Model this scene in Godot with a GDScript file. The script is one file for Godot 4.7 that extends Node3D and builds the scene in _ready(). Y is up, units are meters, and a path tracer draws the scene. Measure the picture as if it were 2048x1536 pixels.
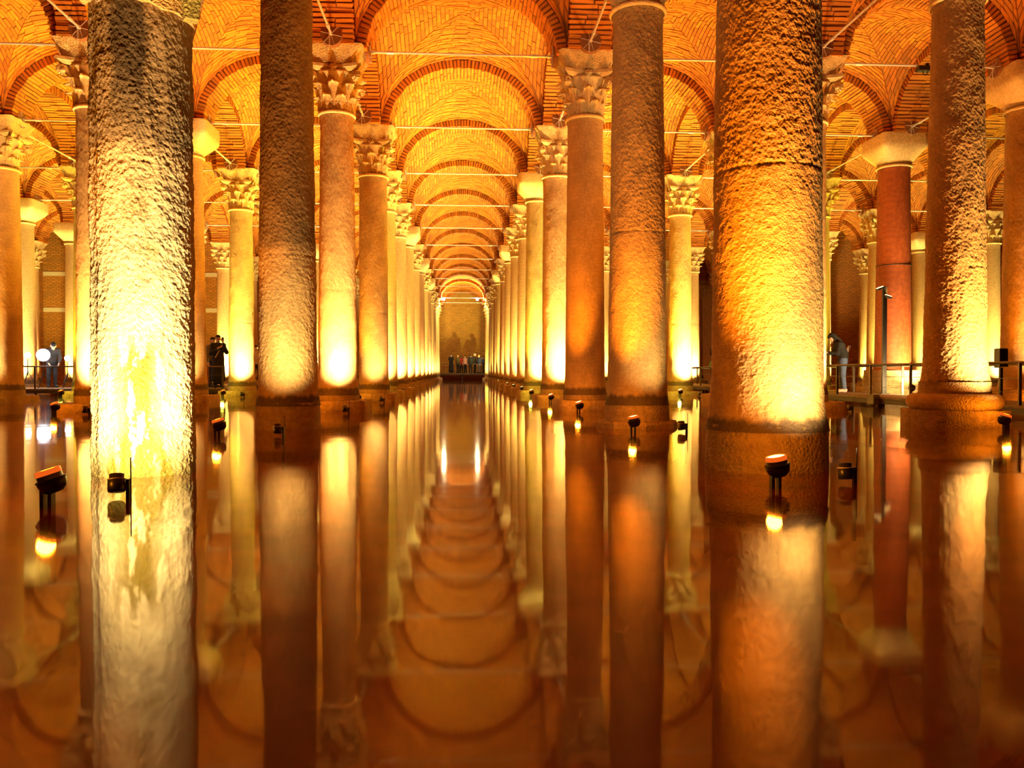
extends Node3D
# An underground brick-vaulted cistern: columns in shallow water, lit by floodlights.
# x to the right, y up (water surface at 0), the view runs along -z. depth d means z = -d.

const CAM_H := 0.76
const SPRING := 6.8
const ARCH_HALF := 0.4      # half thickness of an arch
const PIER := 0.6           # pier half width at the springing
const ARCH_RISE := 1.45
const VAULT_RISE := 1.66
const DOME := 0.26

const AMBER_E := 17.0
const WHITE_E := 18.0
const EXPOSURE := 2.1

var rng := RandomNumberGenerator.new()
var M := {}
var mesh_cache := {}
var taken := {}
var pits := FastNoiseLite.new()
var rough := FastNoiseLite.new()
var broad := FastNoiseLite.new()
const ORD := ["zeroth", "first", "second", "third", "fourth", "fifth", "sixth", "seventh", "eighth", "ninth", "tenth", "eleventh", "twelfth", "thirteenth", "fourteenth", "fifteenth", "sixteenth"]


func dz(k: float) -> float:
	return 6.2 + 4.7 * (k - 1.0)


func lx(i: int) -> float:
	return signf(i) * (2.4 + 4.475 * (absi(i) - 1))


# ---------------------------------------------------------------- scene tree helpers
func numbered(called: String) -> String:
	if not taken.has(called):
		taken[called] = 0
		return called
	taken[called] += 1
	return "%s_%03d" % [called, taken[called]]


func meta(o: Node, label := "", category := "", group := "", kind := "") -> void:
	if label != "": o.set_meta("label", label)
	if category != "": o.set_meta("category", category)
	if group != "": o.set_meta("group", group)
	if kind != "": o.set_meta("kind", kind)


func thing(called: String, label: String, category: String, at := Vector3.ZERO, turn := 0.0, group := "") -> Node3D:
	var o := Node3D.new()
	o.name = numbered(called)
	add_child(o)
	o.position = at
	o.rotation.y = turn
	meta(o, label, category, group, "thing")
	return o


func part(called: String, mesh: Mesh, mat: Material, parent: Node, xf := Transform3D.IDENTITY) -> MeshInstance3D:
	var o := MeshInstance3D.new()
	o.name = called
	o.mesh = mesh
	o.material_override = mat
	o.transform = xf
	o.cast_shadow = GeometryInstance3D.SHADOW_CASTING_SETTING_ON
	if parent == self:
		o.name = numbered(called)
	parent.add_child(o, true)
	return o


func struct(called: String, mesh: Mesh, mat: Material, xf := Transform3D.IDENTITY, label := "") -> MeshInstance3D:
	var o := part(called, mesh, mat, self, xf)
	meta(o, label, "", "", "structure")
	return o


func at(x: float, y: float, z: float) -> Transform3D:
	return Transform3D(Basis.IDENTITY, Vector3(x, y, z))


# ---------------------------------------------------------------- shape helpers
func begin(smooth := false) -> SurfaceTool:
	var st := SurfaceTool.new()
	st.begin(Mesh.PRIMITIVE_TRIANGLES)
	st.set_smooth_group(0 if smooth else -1)
	st.set_color(Color(1, 1, 1))
	return st


func finish(st: SurfaceTool) -> ArrayMesh:
	st.generate_normals()
	st.index()
	return st.commit()


# corners counter-clockwise as seen from outside
func quad(st: SurfaceTool, a: Vector3, b: Vector3, c: Vector3, d: Vector3) -> void:
	st.add_vertex(a); st.add_vertex(c); st.add_vertex(b)
	st.add_vertex(a); st.add_vertex(d); st.add_vertex(c)


func box(st: SurfaceTool, xf: Transform3D, s: Vector3) -> void:
	var h := s * 0.5
	var p := []
	for i in 8:
		p.append(xf * Vector3(h.x if i & 1 else -h.x, h.y if i & 2 else -h.y, h.z if i & 4 else -h.z))
	quad(st, p[4], p[5], p[7], p[6])
	quad(st, p[1], p[0], p[2], p[3])
	quad(st, p[5], p[1], p[3], p[7])
	quad(st, p[0], p[4], p[6], p[2])
	quad(st, p[6], p[7], p[3], p[2])
	quad(st, p[0], p[1], p[5], p[4])


func box_mesh(s: Vector3, chamfer := 0.0) -> ArrayMesh:
	var key := "box%s%s" % [s, chamfer]
	if mesh_cache.has(key):
		return mesh_cache[key]
	var st := begin()
	if chamfer <= 0.0:
		box(st, Transform3D.IDENTITY, s)
	else:
		var h := s * 0.5
		var c := chamfer
		var ring := func(y: float, k: float) -> Array:
			return [Vector3(-h.x + k, y, -h.z + k), Vector3(-h.x + k, y, h.z - k), Vector3(h.x - k, y, h.z - k), Vector3(h.x - k, y, -h.z + k)]
		var rs := [ring.call(-h.y, c), ring.call(-h.y + c, 0.0), ring.call(h.y - c, 0.0), ring.call(h.y, c)]
		for j in 3:
			for i in 4:
				var n := (i + 1) % 4
				quad(st, rs[j][i], rs[j][n], rs[j + 1][n], rs[j + 1][i])
		quad(st, rs[3][0], rs[3][1], rs[3][2], rs[3][3])
		quad(st, rs[0][3], rs[0][2], rs[0][1], rs[0][0])
	mesh_cache[key] = finish(st)
	return mesh_cache[key]


func tube(st: SurfaceTool, a: Vector3, b: Vector3, ra: float, rb: float, n := 10, caps := true) -> void:
	var w := (b - a).normalized()
	var u := w.cross(Vector3.UP if absf(w.y) < 0.9 else Vector3.RIGHT).normalized()
	var v := w.cross(u)
	for i in n:
		var p := TAU * i / n
		var q := TAU * (i + 1) / n
		var e := u * cos(p) + v * sin(p)
		var f := u * cos(q) + v * sin(q)
		quad(st, a + e * ra, a + f * ra, b + f * rb, b + e * rb)
		if caps:
			st.add_vertex(b); st.add_vertex(b + f * rb); st.add_vertex(b + e * rb)
			st.add_vertex(a); st.add_vertex(a + e * ra); st.add_vertex(a + f * ra)


# profile: Vector2(radius, height) from the bottom up
func lathe(st: SurfaceTool, profile: Array, n := 32, xf := Transform3D.IDENTITY) -> void:
	for j in profile.size() - 1:
		var p: Vector2 = profile[j]
		var q: Vector2 = profile[j + 1]
		for i in n:
			var a := TAU * i / n
			var b := TAU * (i + 1) / n
			var p0 := xf * Vector3(p.x * cos(a), p.y, p.x * sin(a))
			var p1 := xf * Vector3(p.x * cos(b), p.y, p.x * sin(b))
			var q0 := xf * Vector3(q.x * cos(a), q.y, q.x * sin(a))
			var q1 := xf * Vector3(q.x * cos(b), q.y, q.x * sin(b))
			quad(st, p1, p0, q0, q1)


func lathe_mesh(profile: Array, n := 32, smooth := true) -> ArrayMesh:
	var st := begin(smooth)
	lathe(st, profile, n)
	return finish(st)


# a rectangular grid of points made into a smooth mesh; wrap joins the last column to the first
func grid_mesh(pts: PackedVector3Array, cols: PackedColorArray, nu: int, nv: int, wrap: bool, flip := false) -> ArrayMesh:
	var nor := PackedVector3Array()
	nor.resize(pts.size())
	var idx := PackedInt32Array()
	for j in nv:
		var j0 := maxi(j - 1, 0) * nu
		var j1 := mini(j + 1, nv - 1) * nu
		for i in nu:
			var i0 := (i - 1 + nu) % nu if wrap else maxi(i - 1, 0)
			var i1 := (i + 1) % nu if wrap else mini(i + 1, nu - 1)
			var n := (pts[j1 + i] - pts[j0 + i]).cross(pts[j * nu + i1] - pts[j * nu + i0]).normalized()
			nor[j * nu + i] = -n if flip else n
	var m := nu if wrap else nu - 1
	idx.resize(m * (nv - 1) * 6)
	var at_ := 0
	for j in nv - 1:
		for i in m:
			var a := j * nu + i
			var b := j * nu + (i + 1) % nu
			var c := b + nu
			var d := a + nu
			if flip:
				idx[at_] = a; idx[at_ + 1] = c; idx[at_ + 2] = b; idx[at_ + 3] = a; idx[at_ + 4] = d; idx[at_ + 5] = c
			else:
				idx[at_] = a; idx[at_ + 1] = b; idx[at_ + 2] = c; idx[at_ + 3] = a; idx[at_ + 4] = c; idx[at_ + 5] = d
			at_ += 6
	var arr := []
	arr.resize(Mesh.ARRAY_MAX)
	arr[Mesh.ARRAY_VERTEX] = pts
	arr[Mesh.ARRAY_NORMAL] = nor
	if cols.size():
		arr[Mesh.ARRAY_COLOR] = cols
	arr[Mesh.ARRAY_INDEX] = idx
	var am := ArrayMesh.new()
	am.add_surface_from_arrays(Mesh.PRIMITIVE_TRIANGLES, arr)
	return am


# ---------------------------------------------------------------- materials
func noise_image(freq: float, octaves: int, sd: int, kind := FastNoiseLite.TYPE_SIMPLEX_SMOOTH, side := 512) -> Image:
	var n := FastNoiseLite.new()
	n.noise_type = kind
	n.frequency = freq
	n.fractal_octaves = octaves
	n.seed = sd
	if kind == FastNoiseLite.TYPE_CELLULAR:
		n.cellular_return_type = FastNoiseLite.RETURN_DISTANCE
	return n.get_seamless_image(side, side)


func ramp_texture(im: Image, lo: Color, hi: Color) -> ImageTexture:
	var out := Image.create(im.get_width(), im.get_height(), false, Image.FORMAT_RGB8)
	for y in im.get_height():
		for x in im.get_width():
			out.set_pixel(x, y, lo.lerp(hi, im.get_pixel(x, y).r))
	return ImageTexture.create_from_image(out)


func lin(r: float, g: float, b: float) -> Color:
	return Color(r, g, b).linear_to_srgb()


func mat(called: String, color: Color, roughness := 0.8, metallic := 0.0) -> StandardMaterial3D:
	var m := StandardMaterial3D.new()
	m.resource_name = called
	m.albedo_color = color
	m.roughness = roughness
	m.metallic = metallic
	M[called] = m
	return m


func relief(m: StandardMaterial3D, albedo: Texture2D, height: Texture2D, scale: float, cm: float) -> void:
	m.uv1_triplanar = true
	m.uv1_scale = Vector3.ONE * scale
	m.albedo_texture = albedo
	if height:
		m.heightmap_enabled = true
		m.heightmap_texture = height
		m.heightmap_scale = cm


func glow(called: String, color: Color, energy: float) -> void:
	var m := mat(called, Color(0.1, 0.1, 0.1), 0.4)
	m.emission_enabled = true
	m.emission = color
	m.emission_energy_multiplier = energy


func brick_wall_images() -> Array:
	var w := 512
	var tone := Image.create(w, w, false, Image.FORMAT_RGB8)
	var high := Image.create(w, w, false, Image.FORMAT_L8)
	var rows := 16
	var per := 5
	var rh := w / rows
	var r := RandomNumberGenerator.new()
	r.seed = 5
	var grain := noise_image(0.05, 3, 9, FastNoiseLite.TYPE_SIMPLEX_SMOOTH, w)
	var bw := w / float(per)
	var tones := []
	for j in rows:
		var t := []
		for i in per:
			t.append(r.randf_range(0.88, 1.08))
		tones.append(t)
	for y in w:
		var j := int(y / float(rh)) % rows
		var fy := (y % rh) / float(rh)
		for x in w:
			var xx := fposmod(x + (bw * 0.5 if j % 2 else 0.0) + (j * 37 % 17), w)
			var i := int(xx / bw) % per
			var fx := fposmod(xx, bw) / bw
			var g := grain.get_pixel(x, y).r
			var e := minf(minf(fx, 1 - fx) * bw * 0.6, minf(fy, 1 - fy) * rh) - 5.0 + (g - 0.5) * 5.0
			var k := clampf(e / 3.0, 0, 1)
			high.set_pixel(x, y, Color(1, 1, 1) * clampf(k * 0.8 + g * 0.2, 0, 1))
			var c: Color = Color(0.62, 0.5, 0.3).lerp(Color(0.8, 0.6, 0.34) * tones[j][i], k)
			tone.set_pixel(x, y, Color(c.r, c.g, c.b) * (0.8 + 0.35 * g))
	return [ImageTexture.create_from_image(tone), ImageTexture.create_from_image(high)]


func materials() -> void:
	var fine := ImageTexture.create_from_image(noise_image(0.045, 4, 1))
	var cells := ImageTexture.create_from_image(noise_image(0.06, 2, 2, FastNoiseLite.TYPE_CELLULAR))
	var mottle := noise_image(0.012, 5, 3)
	var grain := noise_image(0.08, 3, 4)
	# column stone: the tint comes from the vertex colours
	var m := mat("stone", Color(1, 1, 1), 0.75)
	m.vertex_color_use_as_albedo = true
	relief(m, ramp_texture(mottle, lin(0.62, 0.6, 0.56), lin(1, 1, 1)), fine, 2.2, 0.5)
	m = mat("pitted_stone", Color(1, 1, 1), 0.75)
	m.vertex_color_use_as_albedo = true
	relief(m, ramp_texture(mottle, lin(0.62, 0.6, 0.56), lin(1, 1, 1)), cells, 1.6, 1.2)
	m = mat("marble", lin(0.88, 0.66, 0.28), 0.65)
	relief(m, ramp_texture(mottle, lin(0.6, 0.57, 0.5), lin(1, 1, 1)), fine, 1.7, 0.9)
	m = mat("impost_stone", lin(0.74, 0.5, 0.19), 0.8)
	relief(m, ramp_texture(mottle, lin(0.6, 0.57, 0.5), lin(1, 1, 1)), cells, 1.5, 2.5)
	m = mat("red_stone", lin(0.45, 0.115, 0.025), 0.6)
	relief(m, ramp_texture(mottle, lin(0.5, 0.4, 0.36), lin(1, 1, 1)), fine, 1.1, 0.3)
	m = mat("plinth_stone", lin(0.5, 0.34, 0.15), 0.8)
	relief(m, ramp_texture(mottle, lin(0.5, 0.45, 0.4), lin(1, 1, 1)), fine, 1.3, 1.8)
	m = mat("mossy_stone", lin(0.36, 0.36, 0.1), 0.85)
	relief(m, ramp_texture(mottle, lin(0.5, 0.5, 0.4), lin(1, 1, 1)), fine, 1.3, 1.8)
	m = mat("brick", Color(1, 1, 1), 0.85)
	m.vertex_color_use_as_albedo = true
	relief(m, ramp_texture(grain, lin(0.6, 0.56, 0.52), lin(1, 1, 1)), null, 2.5, 0.0)
	for i in 4:
		var c: Color = [lin(0.66, 0.215, 0.005), lin(0.58, 0.18, 0.004), lin(0.72, 0.245, 0.006), lin(0.5, 0.15, 0.004)][i]
		m = mat("brick_tone_%d" % i, c, 0.85)
		relief(m, ramp_texture(grain, lin(0.68, 0.64, 0.6), lin(1, 1, 1)) if i == 0 else M["brick_tone_0"].albedo_texture, null, 2.5, 0.0)
	m = mat("patch_mortar", lin(0.3, 0.12, 0.03), 0.9)
	relief(m, ramp_texture(grain, lin(0.7, 0.68, 0.65), lin(1, 1, 1)), fine, 2.0, 0.6)
	var bw := brick_wall_images()
	m = mat("brick_wall", lin(1.0, 0.9, 0.42), 0.9)
	m.uv1_triplanar = true
	m.uv1_world_triplanar = true
	m.uv1_scale = Vector3.ONE * 0.7
	m.albedo_texture = bw[0]
	m.heightmap_enabled = true
	m.heightmap_texture = bw[1]
	m.heightmap_scale = 2.5
	var w2 := m.duplicate() as StandardMaterial3D
	w2.resource_name = "brick_wall_warm"
	w2.albedo_color = lin(1.0, 0.7, 0.28)
	M["brick_wall_warm"] = w2
	m = mat("band_stone", lin(0.62, 0.5, 0.34), 0.9)
	m = mat("bed", lin(0.2, 0.03, 0.002), 0.85)
	relief(m, ramp_texture(mottle, lin(0.45, 0.45, 0.42), lin(1, 1, 1)), null, 0.25, 0.0)
	m = mat("water", Color(lin(0.26, 0.012, 0.0), 0.2), 0.045)
	m.transparency = BaseMaterial3D.TRANSPARENCY_ALPHA
	m.metallic_specular = 0.4
	m.uv1_triplanar = true
	m.uv1_scale = Vector3(0.35, 0.35, 0.35)
	var wave := noise_image(0.006, 2, 21)
	m.heightmap_enabled = true
	m.heightmap_texture = ImageTexture.create_from_image(wave)
	m.heightmap_scale = 0.08
	mat("iron", lin(0.62, 0.55, 0.45), 0.35, 0.3)
	mat("dark_iron", lin(0.03, 0.026, 0.022), 0.45, 0.6)
	mat("black_metal", lin(0.016, 0.013, 0.011), 0.35, 0.3)
	mat("grey_metal", lin(0.16, 0.14, 0.11), 0.45, 0.6)
	mat("rail_metal", lin(0.14, 0.11, 0.075), 0.4, 0.7)
	m = mat("deck", lin(0.22, 0.15, 0.08), 0.6)
	relief(m, ramp_texture(mottle, lin(0.5, 0.5, 0.5), lin(1, 1, 1)), null, 0.8, 0.0)
	mat("beam", lin(0.05, 0.035, 0.02), 0.6)
	mat("plastic_grey", lin(0.14, 0.13, 0.08), 0.5)
	mat("plaster", lin(0.5, 0.36, 0.2), 0.9)
	mat("cable", lin(0.2, 0.17, 0.13), 0.6)
	glow("amber_lens", lin(1.0, 0.55, 0.14), 6.0)
	glow("amber_ring", lin(1.0, 0.13, 0.01), 0.4)
	glow("white_lens", lin(1.0, 0.86, 0.62), 3.0)
	glow("cold_lens", lin(0.92, 0.96, 1.0), 5.0)


# ---------------------------------------------------------------- vaults and arches
func brick_tint() -> Color:
	var k := rng.randf_range(0.66, 1.15)
	return Color(0.64 * k, 0.21 * k * rng.randf_range(0.92, 1.08), 0.005 * k)


func vault_point(u: float, v: float, hx: float, hz: float) -> Vector3:
	var m := minf(absf(u), absf(v))
	var s := maxf(absf(u), absf(v))
	return Vector3(u * hx, SPRING + VAULT_RISE * sqrt(maxf(0.0, 1.0 - m * m)) + DOME * (1.0 - s * s), v * hz)


func web_point(w: int, s: float, t: float, hx: float, hz: float) -> Vector3:
	match w:
		0: return vault_point(s * t, s, hx, hz)
		1: return vault_point(-s * t, -s, hx, hz)
		2: return vault_point(s, -s * t, hx, hz)
	return vault_point(-s, s * t, hx, hz)


# one bay: mortar bed plus pitched courses of bricks standing proud of it, in four webs
func vault_mesh(width: float) -> ArrayMesh:
	var key := "vault%.3f" % width
	if mesh_cache.has(key):
		return mesh_cache[key]
	rng.seed = 77
	var hx := width * 0.5 - ARCH_HALF
	var hz := 4.7 * 0.5 - ARCH_HALF
	var st := begin()
	var nr := 16
	var nt := 20
	st.set_color(Color(0.26, 0.08, 0.004))
	for w in 4:
		for j in nr:
			var s0 := j / float(nr)
			var s1 := (j + 1) / float(nr)
			for i in nt:
				var t0 := sin((i / float(nt) * 2 - 1) * PI / 2)
				var t1 := sin(((i + 1) / float(nt) * 2 - 1) * PI / 2)
				quad(st, web_point(w, s0, t0, hx, hz), web_point(w, s1, t0, hx, hz), web_point(w, s1, t1, hx, hz), web_point(w, s0, t1, hx, hz))
	var courses := 21
	for w in 4:
		for j in courses:
			var s0 := (j + 0.1) / courses
			var s1 := (j + 0.9) / courses
			var sm := (s0 + s1) * 0.5
			# walk the arc of the course
			var pts := PackedFloat32Array()
			var run := 0.0
			var want := rng.randf_range(0.1, 0.3)
			var last := web_point(w, sm, -1, hx, hz)
			pts.append(-1.0)
			for i in range(1, 201):
				var t := i / 100.0 - 1.0
				var p := web_point(w, sm, t, hx, hz)
				run += p.distance_to(last)
				last = p
				if run > want:
					run = 0.0
					want = rng.randf_range(0.24, 0.36)
					pts.append(t)
			if pts[pts.size() - 1] < 0.98:
				pts.append(1.0)
			for i in pts.size() - 1:
				var g := 0.008 / maxf(sm * hx, 0.05)
				var ta := pts[i] + g
				var tb := pts[i + 1] - g
				if tb - ta < 0.02:
					continue
				var jit := rng.randf_range(-0.06, 0.06) / courses
				var a := web_point(w, s0 + jit, ta, hx, hz)
				var b := web_point(w, s1 + jit, ta, hx, hz)
				var c := web_point(w, s1 - jit, tb, hx, hz)
				var d := web_point(w, s0 - jit, tb, hx, hz)
				var n := (b - a).cross(d - a).normalized()
				if n.y > 0:
					n = -n
				var up := n * rng.randf_range(0.01, 0.028)
				st.set_color(brick_tint())
				# the four faces around the brick and its face towards the room
				var A := a + up
				var B := b + up
				var C := c + up
				var D := d + up
				quad(st, A, B, C, D)
				var bk := -n * 0.015
				quad(st, a + bk, b + bk, B, A)
				quad(st, b + bk, c + bk, C, B)
				quad(st, c + bk, d + bk, D, C)
				quad(st, d + bk, a + bk, A, D)
	mesh_cache[key] = finish(st)
	return mesh_cache[key]


# stations along the half ellipse, evenly spaced: [point, inward normal, tangent]
func ellipse_stations(a: float, b: float, n: int) -> Array:
	var fine := []
	var run := [0.0]
	for i in 401:
		var p := PI * i / 400.0
		fine.append(Vector2(-a * cos(p), b * sin(p)))
		if i:
			run.append(run[i - 1] + fine[i].distance_to(fine[i - 1]))
	var out := []
	var at_ := 0
	for j in n:
		var want: float = run[400] * (j + 0.5) / n
		while run[at_ + 1] < want:
			at_ += 1
		var f: float = (want - run[at_]) / (run[at_ + 1] - run[at_])
		var p: Vector2 = fine[at_].lerp(fine[at_ + 1], f)
		var q := Vector2(p.x / (a * a), p.y / (b * b)).normalized()
		out.append([p, -q, Vector2(-q.y, q.x)])
	return out


# placements of the voussoir bricks of an arch whose opening runs along x and whose thickness runs along z
func arch_bricks(gap: float) -> Array:
	rng.seed = 31
	var a := gap * 0.5 - PIER
	var n := int(round(1.5 * (a + ARCH_RISE) / 0.083))
	var out := []
	for s in ellipse_stations(a, ARCH_RISE, n):
		var p: Vector2 = s[0]
		var nn: Vector2 = s[1]
		var tt: Vector2 = s[2]
		var cut := rng.randf_range(-0.14, 0.14)
		for half in 2:
			var z0 := -ARCH_HALF if half == 0 else cut + 0.006
			var z1 := cut - 0.006 if half == 0 else ARCH_HALF
			var proud := rng.randf_range(0.006, 0.036)
			var end := rng.randf_range(0.0, 0.02)
			if half == 0: z0 -= end
			else: z1 += end
			var depth := 0.2
			var c := p + nn * (proud - depth * 0.5)
			var b := Basis(Vector3(tt.x, tt.y, 0) * rng.randf_range(0.05, 0.07), Vector3(nn.x, nn.y, 0) * depth, Vector3(0, 0, z1 - z0))
			b = Basis(Vector3(nn.x, nn.y, 0), rng.randf_range(-0.04, 0.04)) * b
			out.append(Transform3D(b, Vector3(c.x, SPRING + c.y, (z0 + z1) * 0.5)))
	return out


func arch_core(st: SurfaceTool, gap: float) -> void:
	st.set_color(Color(0.26, 0.08, 0.004))
	var a := gap * 0.5 - PIER
	var a2 := gap * 0.5 - ARCH_HALF
	var z := ARCH_HALF - 0.014
	var n := 40
	for i in n:
		var p := PI * i / n
		var q := PI * (i + 1) / n
		var p0 := Vector3(-a * cos(p), SPRING + ARCH_RISE * sin(p), 0)
		var q0 := Vector3(-a * cos(q), SPRING + ARCH_RISE * sin(q), 0)
		var p1 := Vector3(-a2 * cos(p), SPRING + VAULT_RISE * sin(p) + 0.03, 0)
		var q1 := Vector3(-a2 * cos(q), SPRING + VAULT_RISE * sin(q) + 0.03, 0)
		var f := Vector3(0, 0, z)
		quad(st, p0 + f, p0 - f, q0 - f, q0 + f)
		quad(st, p0 + f, q0 + f, q1 + f, p1 + f)
		quad(st, q0 - f, p0 - f, p1 - f, q1 - f)


func arch_mesh(gap: float, with_bricks: bool) -> ArrayMesh:
	var key := "arch%.3f%s" % [gap, with_bricks]
	if mesh_cache.has(key):
		return mesh_cache[key]
	var st := begin()
	arch_core(st, gap)
	if with_bricks:
		var places := arch_bricks(gap)
		for xf in places:
			st.set_color(brick_tint())
			box(st, xf, Vector3.ONE)
	mesh_cache[key] = finish(st)
	return mesh_cache[key]


func unit_brick(i: int) -> ArrayMesh:
	var key := "unit_brick%d" % i
	if mesh_cache.has(key):
		return mesh_cache[key]
	rng.seed = 400 + i
	var st := begin()
	var p := []
	for k in 8:
		p.append(Vector3(0.5 if k & 1 else -0.5, 0.5 if k & 2 else -0.5, 0.5 if k & 4 else -0.5) * Vector3(rng.randf_range(0.9, 1.0), rng.randf_range(0.96, 1.0), rng.randf_range(0.96, 1.0)))
	quad(st, p[4], p[5], p[7], p[6])
	quad(st, p[1], p[0], p[2], p[3])
	quad(st, p[5], p[1], p[3], p[7])
	quad(st, p[0], p[4], p[6], p[2])
	quad(st, p[6], p[7], p[3], p[2])
	quad(st, p[0], p[1], p[5], p[4])
	mesh_cache[key] = finish(st)
	return mesh_cache[key]


func place_arch(ceiling: Node3D, gap: float, xf: Transform3D, single: bool) -> void:
	if not single:
		part("brick_arch", arch_mesh(gap, true), M.brick, ceiling, xf)
		return
	var core := part("brick_arch", arch_mesh(gap, false), M.brick, ceiling, xf)
	var places := arch_bricks(gap)
	for i in places.size():
		part("brick", unit_brick((i * 7) % 5), M["brick_tone_%d" % ((i * 13 + i / 3) % 4)], core, places[i])


func build_ceiling() -> void:
	var ceiling := Node3D.new()
	ceiling.name = "ceiling"
	add_child(ceiling)
	meta(ceiling, "brick vaulted ceiling of cross vaults on rows of arches", "", "", "structure")
	part("roof_slab", box_mesh(Vector3(62, 0.5, 92)), M.brick_wall, ceiling, at(0, 9.1, -34))
	var lines := [-6, -5, -4, -3, -2, -1, 1, 2, 3, 4, 5, 6]
	for k in range(1, 16):
		var d0 := dz(k)
		for j in lines.size() - 1:
			var xa := lx(lines[j])
			var xb := lx(lines[j + 1])
			var near := minf(absf(xa), absf(xb))
			if xa * xb < 0:
				near = 0
			if near > 0.8 * (d0 + 5.0):
				continue
			if k >= 9 and (xb < -13 or xa > 17):
				continue
			part("vault", vault_mesh(xb - xa), M.brick, ceiling, at((xa + xb) * 0.5, 0, -(d0 + 2.35)))
			var single: bool = (k == 3 and j >= 4 and j <= 6) or (k == 4 and j == 5)
			place_arch(ceiling, xb - xa, at((xa + xb) * 0.5, 0, -d0), single)
			if k == 15:
				place_arch(ceiling, xb - xa, at((xa + xb) * 0.5, 0, -(d0 + 4.7)), false)
		for i in lines:
			if absf(lx(i)) > 0.85 * (d0 + 5.0) or (k >= 9 and (lx(i) < -13 or lx(i) > 17)):
				continue
			var single: bool = absi(i) == 1 and (k == 2 or k == 3)
			place_arch(ceiling, 4.7, Transform3D(Basis(Vector3.UP, PI / 2), Vector3(lx(i), 0, -(d0 + 2.35))), single)


# ---------------------------------------------------------------- columns
# opts: rb, rt radii; top height; amp relief; joint height; stain; tint
func shaft_mesh(o: Dictionary, nth: int, nh: int) -> ArrayMesh:
	var pts := PackedVector3Array()
	var cols := PackedColorArray()
	pts.resize(nth * nh)
	cols.resize(nth * nh)
	var h0: float = o.get("bottom", 0.3)
	var h1: float = o.top
	var rb: float = o.rb
	var rt: float = o.rt
	var amp: float = o.get("amp", 0.006)
	var joint: float = o.get("joint", -9.0)
	var tint: Color = o.get("tint", Color(0.66, 0.45, 0.2))
	var algae: float = o.get("algae", 0.0)
	var stain: float = o.get("stain", 0.4)
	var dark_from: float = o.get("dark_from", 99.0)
	var sd: float = o.get("seed", 0) * 13.7
	var chip: Array = o.get("chips", [])
	var flat: float = o.get("flat", 0.0)
	var grain: float = o.get("grain", 1.35)
	for j in nh:
		var f := j / float(nh - 1)
		var h := lerpf(h0, h1, f)
		var base := lerpf(rb, rt, pow(f, 1.2))
		base += 0.045 * exp(-(h - h0) / 0.16) * o.get("flare", 1.0)
		base += 0.03 * exp(-(h1 - h) / 0.07)
		var groove := exp(-pow((h - joint) / 0.013, 2))
		var below := 1.0 if h < joint else 0.0
		for i in nth:
			var a := TAU * i / nth
			var ca := cos(a)
			var sa := sin(a)
			var px := base * ca
			var pz := base * sa
			var r := base
			var tone := 1.0
			if amp > 0.0:
				var n1 := rough.get_noise_3d(px * 26 * grain + sd, h * 34 * grain, pz * 26 * grain)
				var n2 := pits.get_noise_3d(px * 15 * grain + sd, h * 17 * grain, pz * 15 * grain)
				var n3 := broad.get_noise_3d(px * 2.4 + sd, h * 1.6, pz * 2.4)
				r += amp * (n1 * 0.75 + clampf(n2 + 0.35, -0.8, 0.4) * 1.3) * (1.0 - (0.0 if amp > 0.0085 else 0.35) * below) + n3 * amp * 1.3
				tone = 1.0 + 0.22 * n3 + 0.1 * n1
			if groove > 0.01:
				var worn := groove * clampf(0.65 + 1.2 * broad.get_noise_3d(px * 4 + sd, 7.0, pz * 4), 0.1, 1.0)
				r -= worn * 0.009
				tone *= 1.0 - 0.4 * worn
			if flat > 0.0:
				# worn facets
				r -= flat * maxf(0.0, cos(a * 5.0 + 0.7) - 0.55)
			for c in chip:
				var da: float = absf(angle_difference(a, c[0])) * base / c[2]
				var dh: float = absf(h - c[1]) / c[3]
				var q: float = da * da + dh * dh
				if q < 1.0:
					r -= c[4] * (1.0 - q)
			var c := tint * tone
			if stain > 0.0:
				var edge := stain + 0.06 + 0.035 * broad.get_noise_3d(px * 9 + sd, 3.0, pz * 9)
				if h < edge:
					c = c.lerp(Color(0.06, 0.04, 0.025), 0.85 * clampf((edge - h) / 0.05, 0, 1))
			if algae > 0.0:
				var side := absf(angle_difference(a, 1.3)) / 0.6
				var g := broad.get_noise_3d(px * 9 + 40, h * 2.2, pz * 9) + 0.35 * rough.get_noise_3d(px * 30, h * 22, pz * 30)
				var zone := clampf(1.25 - side, 0, 1) * clampf((1.12 - h) * 4, 0, 1)
				var low := clampf((0.35 - h) * 3, 0, 1)
				var spot := clampf(1.0 - absf(angle_difference(a, 1.35)) / 0.45 - absf(h - 1.95) / 0.3, 0, 1) + clampf(1.0 - absf(angle_difference(a, 1.1)) / 0.4 - absf(h - 1.62) / 0.14, 0, 1)
				var wet: float = clampf((g + 0.36) * 4.0, 0, 1) * zone + 0.8 * low + clampf((g + 0.3) * 2.0, 0, 1) * spot * 0.8
				c = c.lerp(Color(0.17, 0.12, 0.001), clampf(wet, 0, 1) * algae)
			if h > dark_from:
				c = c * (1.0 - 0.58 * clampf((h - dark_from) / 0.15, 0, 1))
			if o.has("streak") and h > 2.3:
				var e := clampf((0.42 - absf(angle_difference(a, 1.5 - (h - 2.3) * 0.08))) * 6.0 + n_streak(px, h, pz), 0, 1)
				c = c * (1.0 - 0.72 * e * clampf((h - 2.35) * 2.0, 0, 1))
			pts[j * nth + i] = Vector3(r * ca, h, r * sa)
			cols[j * nth + i] = Color(c.r, c.g, c.b)
	return grid_mesh(pts, cols, nth, nh, true, false)


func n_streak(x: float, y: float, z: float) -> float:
	return broad.get_noise_3d(x * 6, y * 2.5, z * 6) * 0.9


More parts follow.
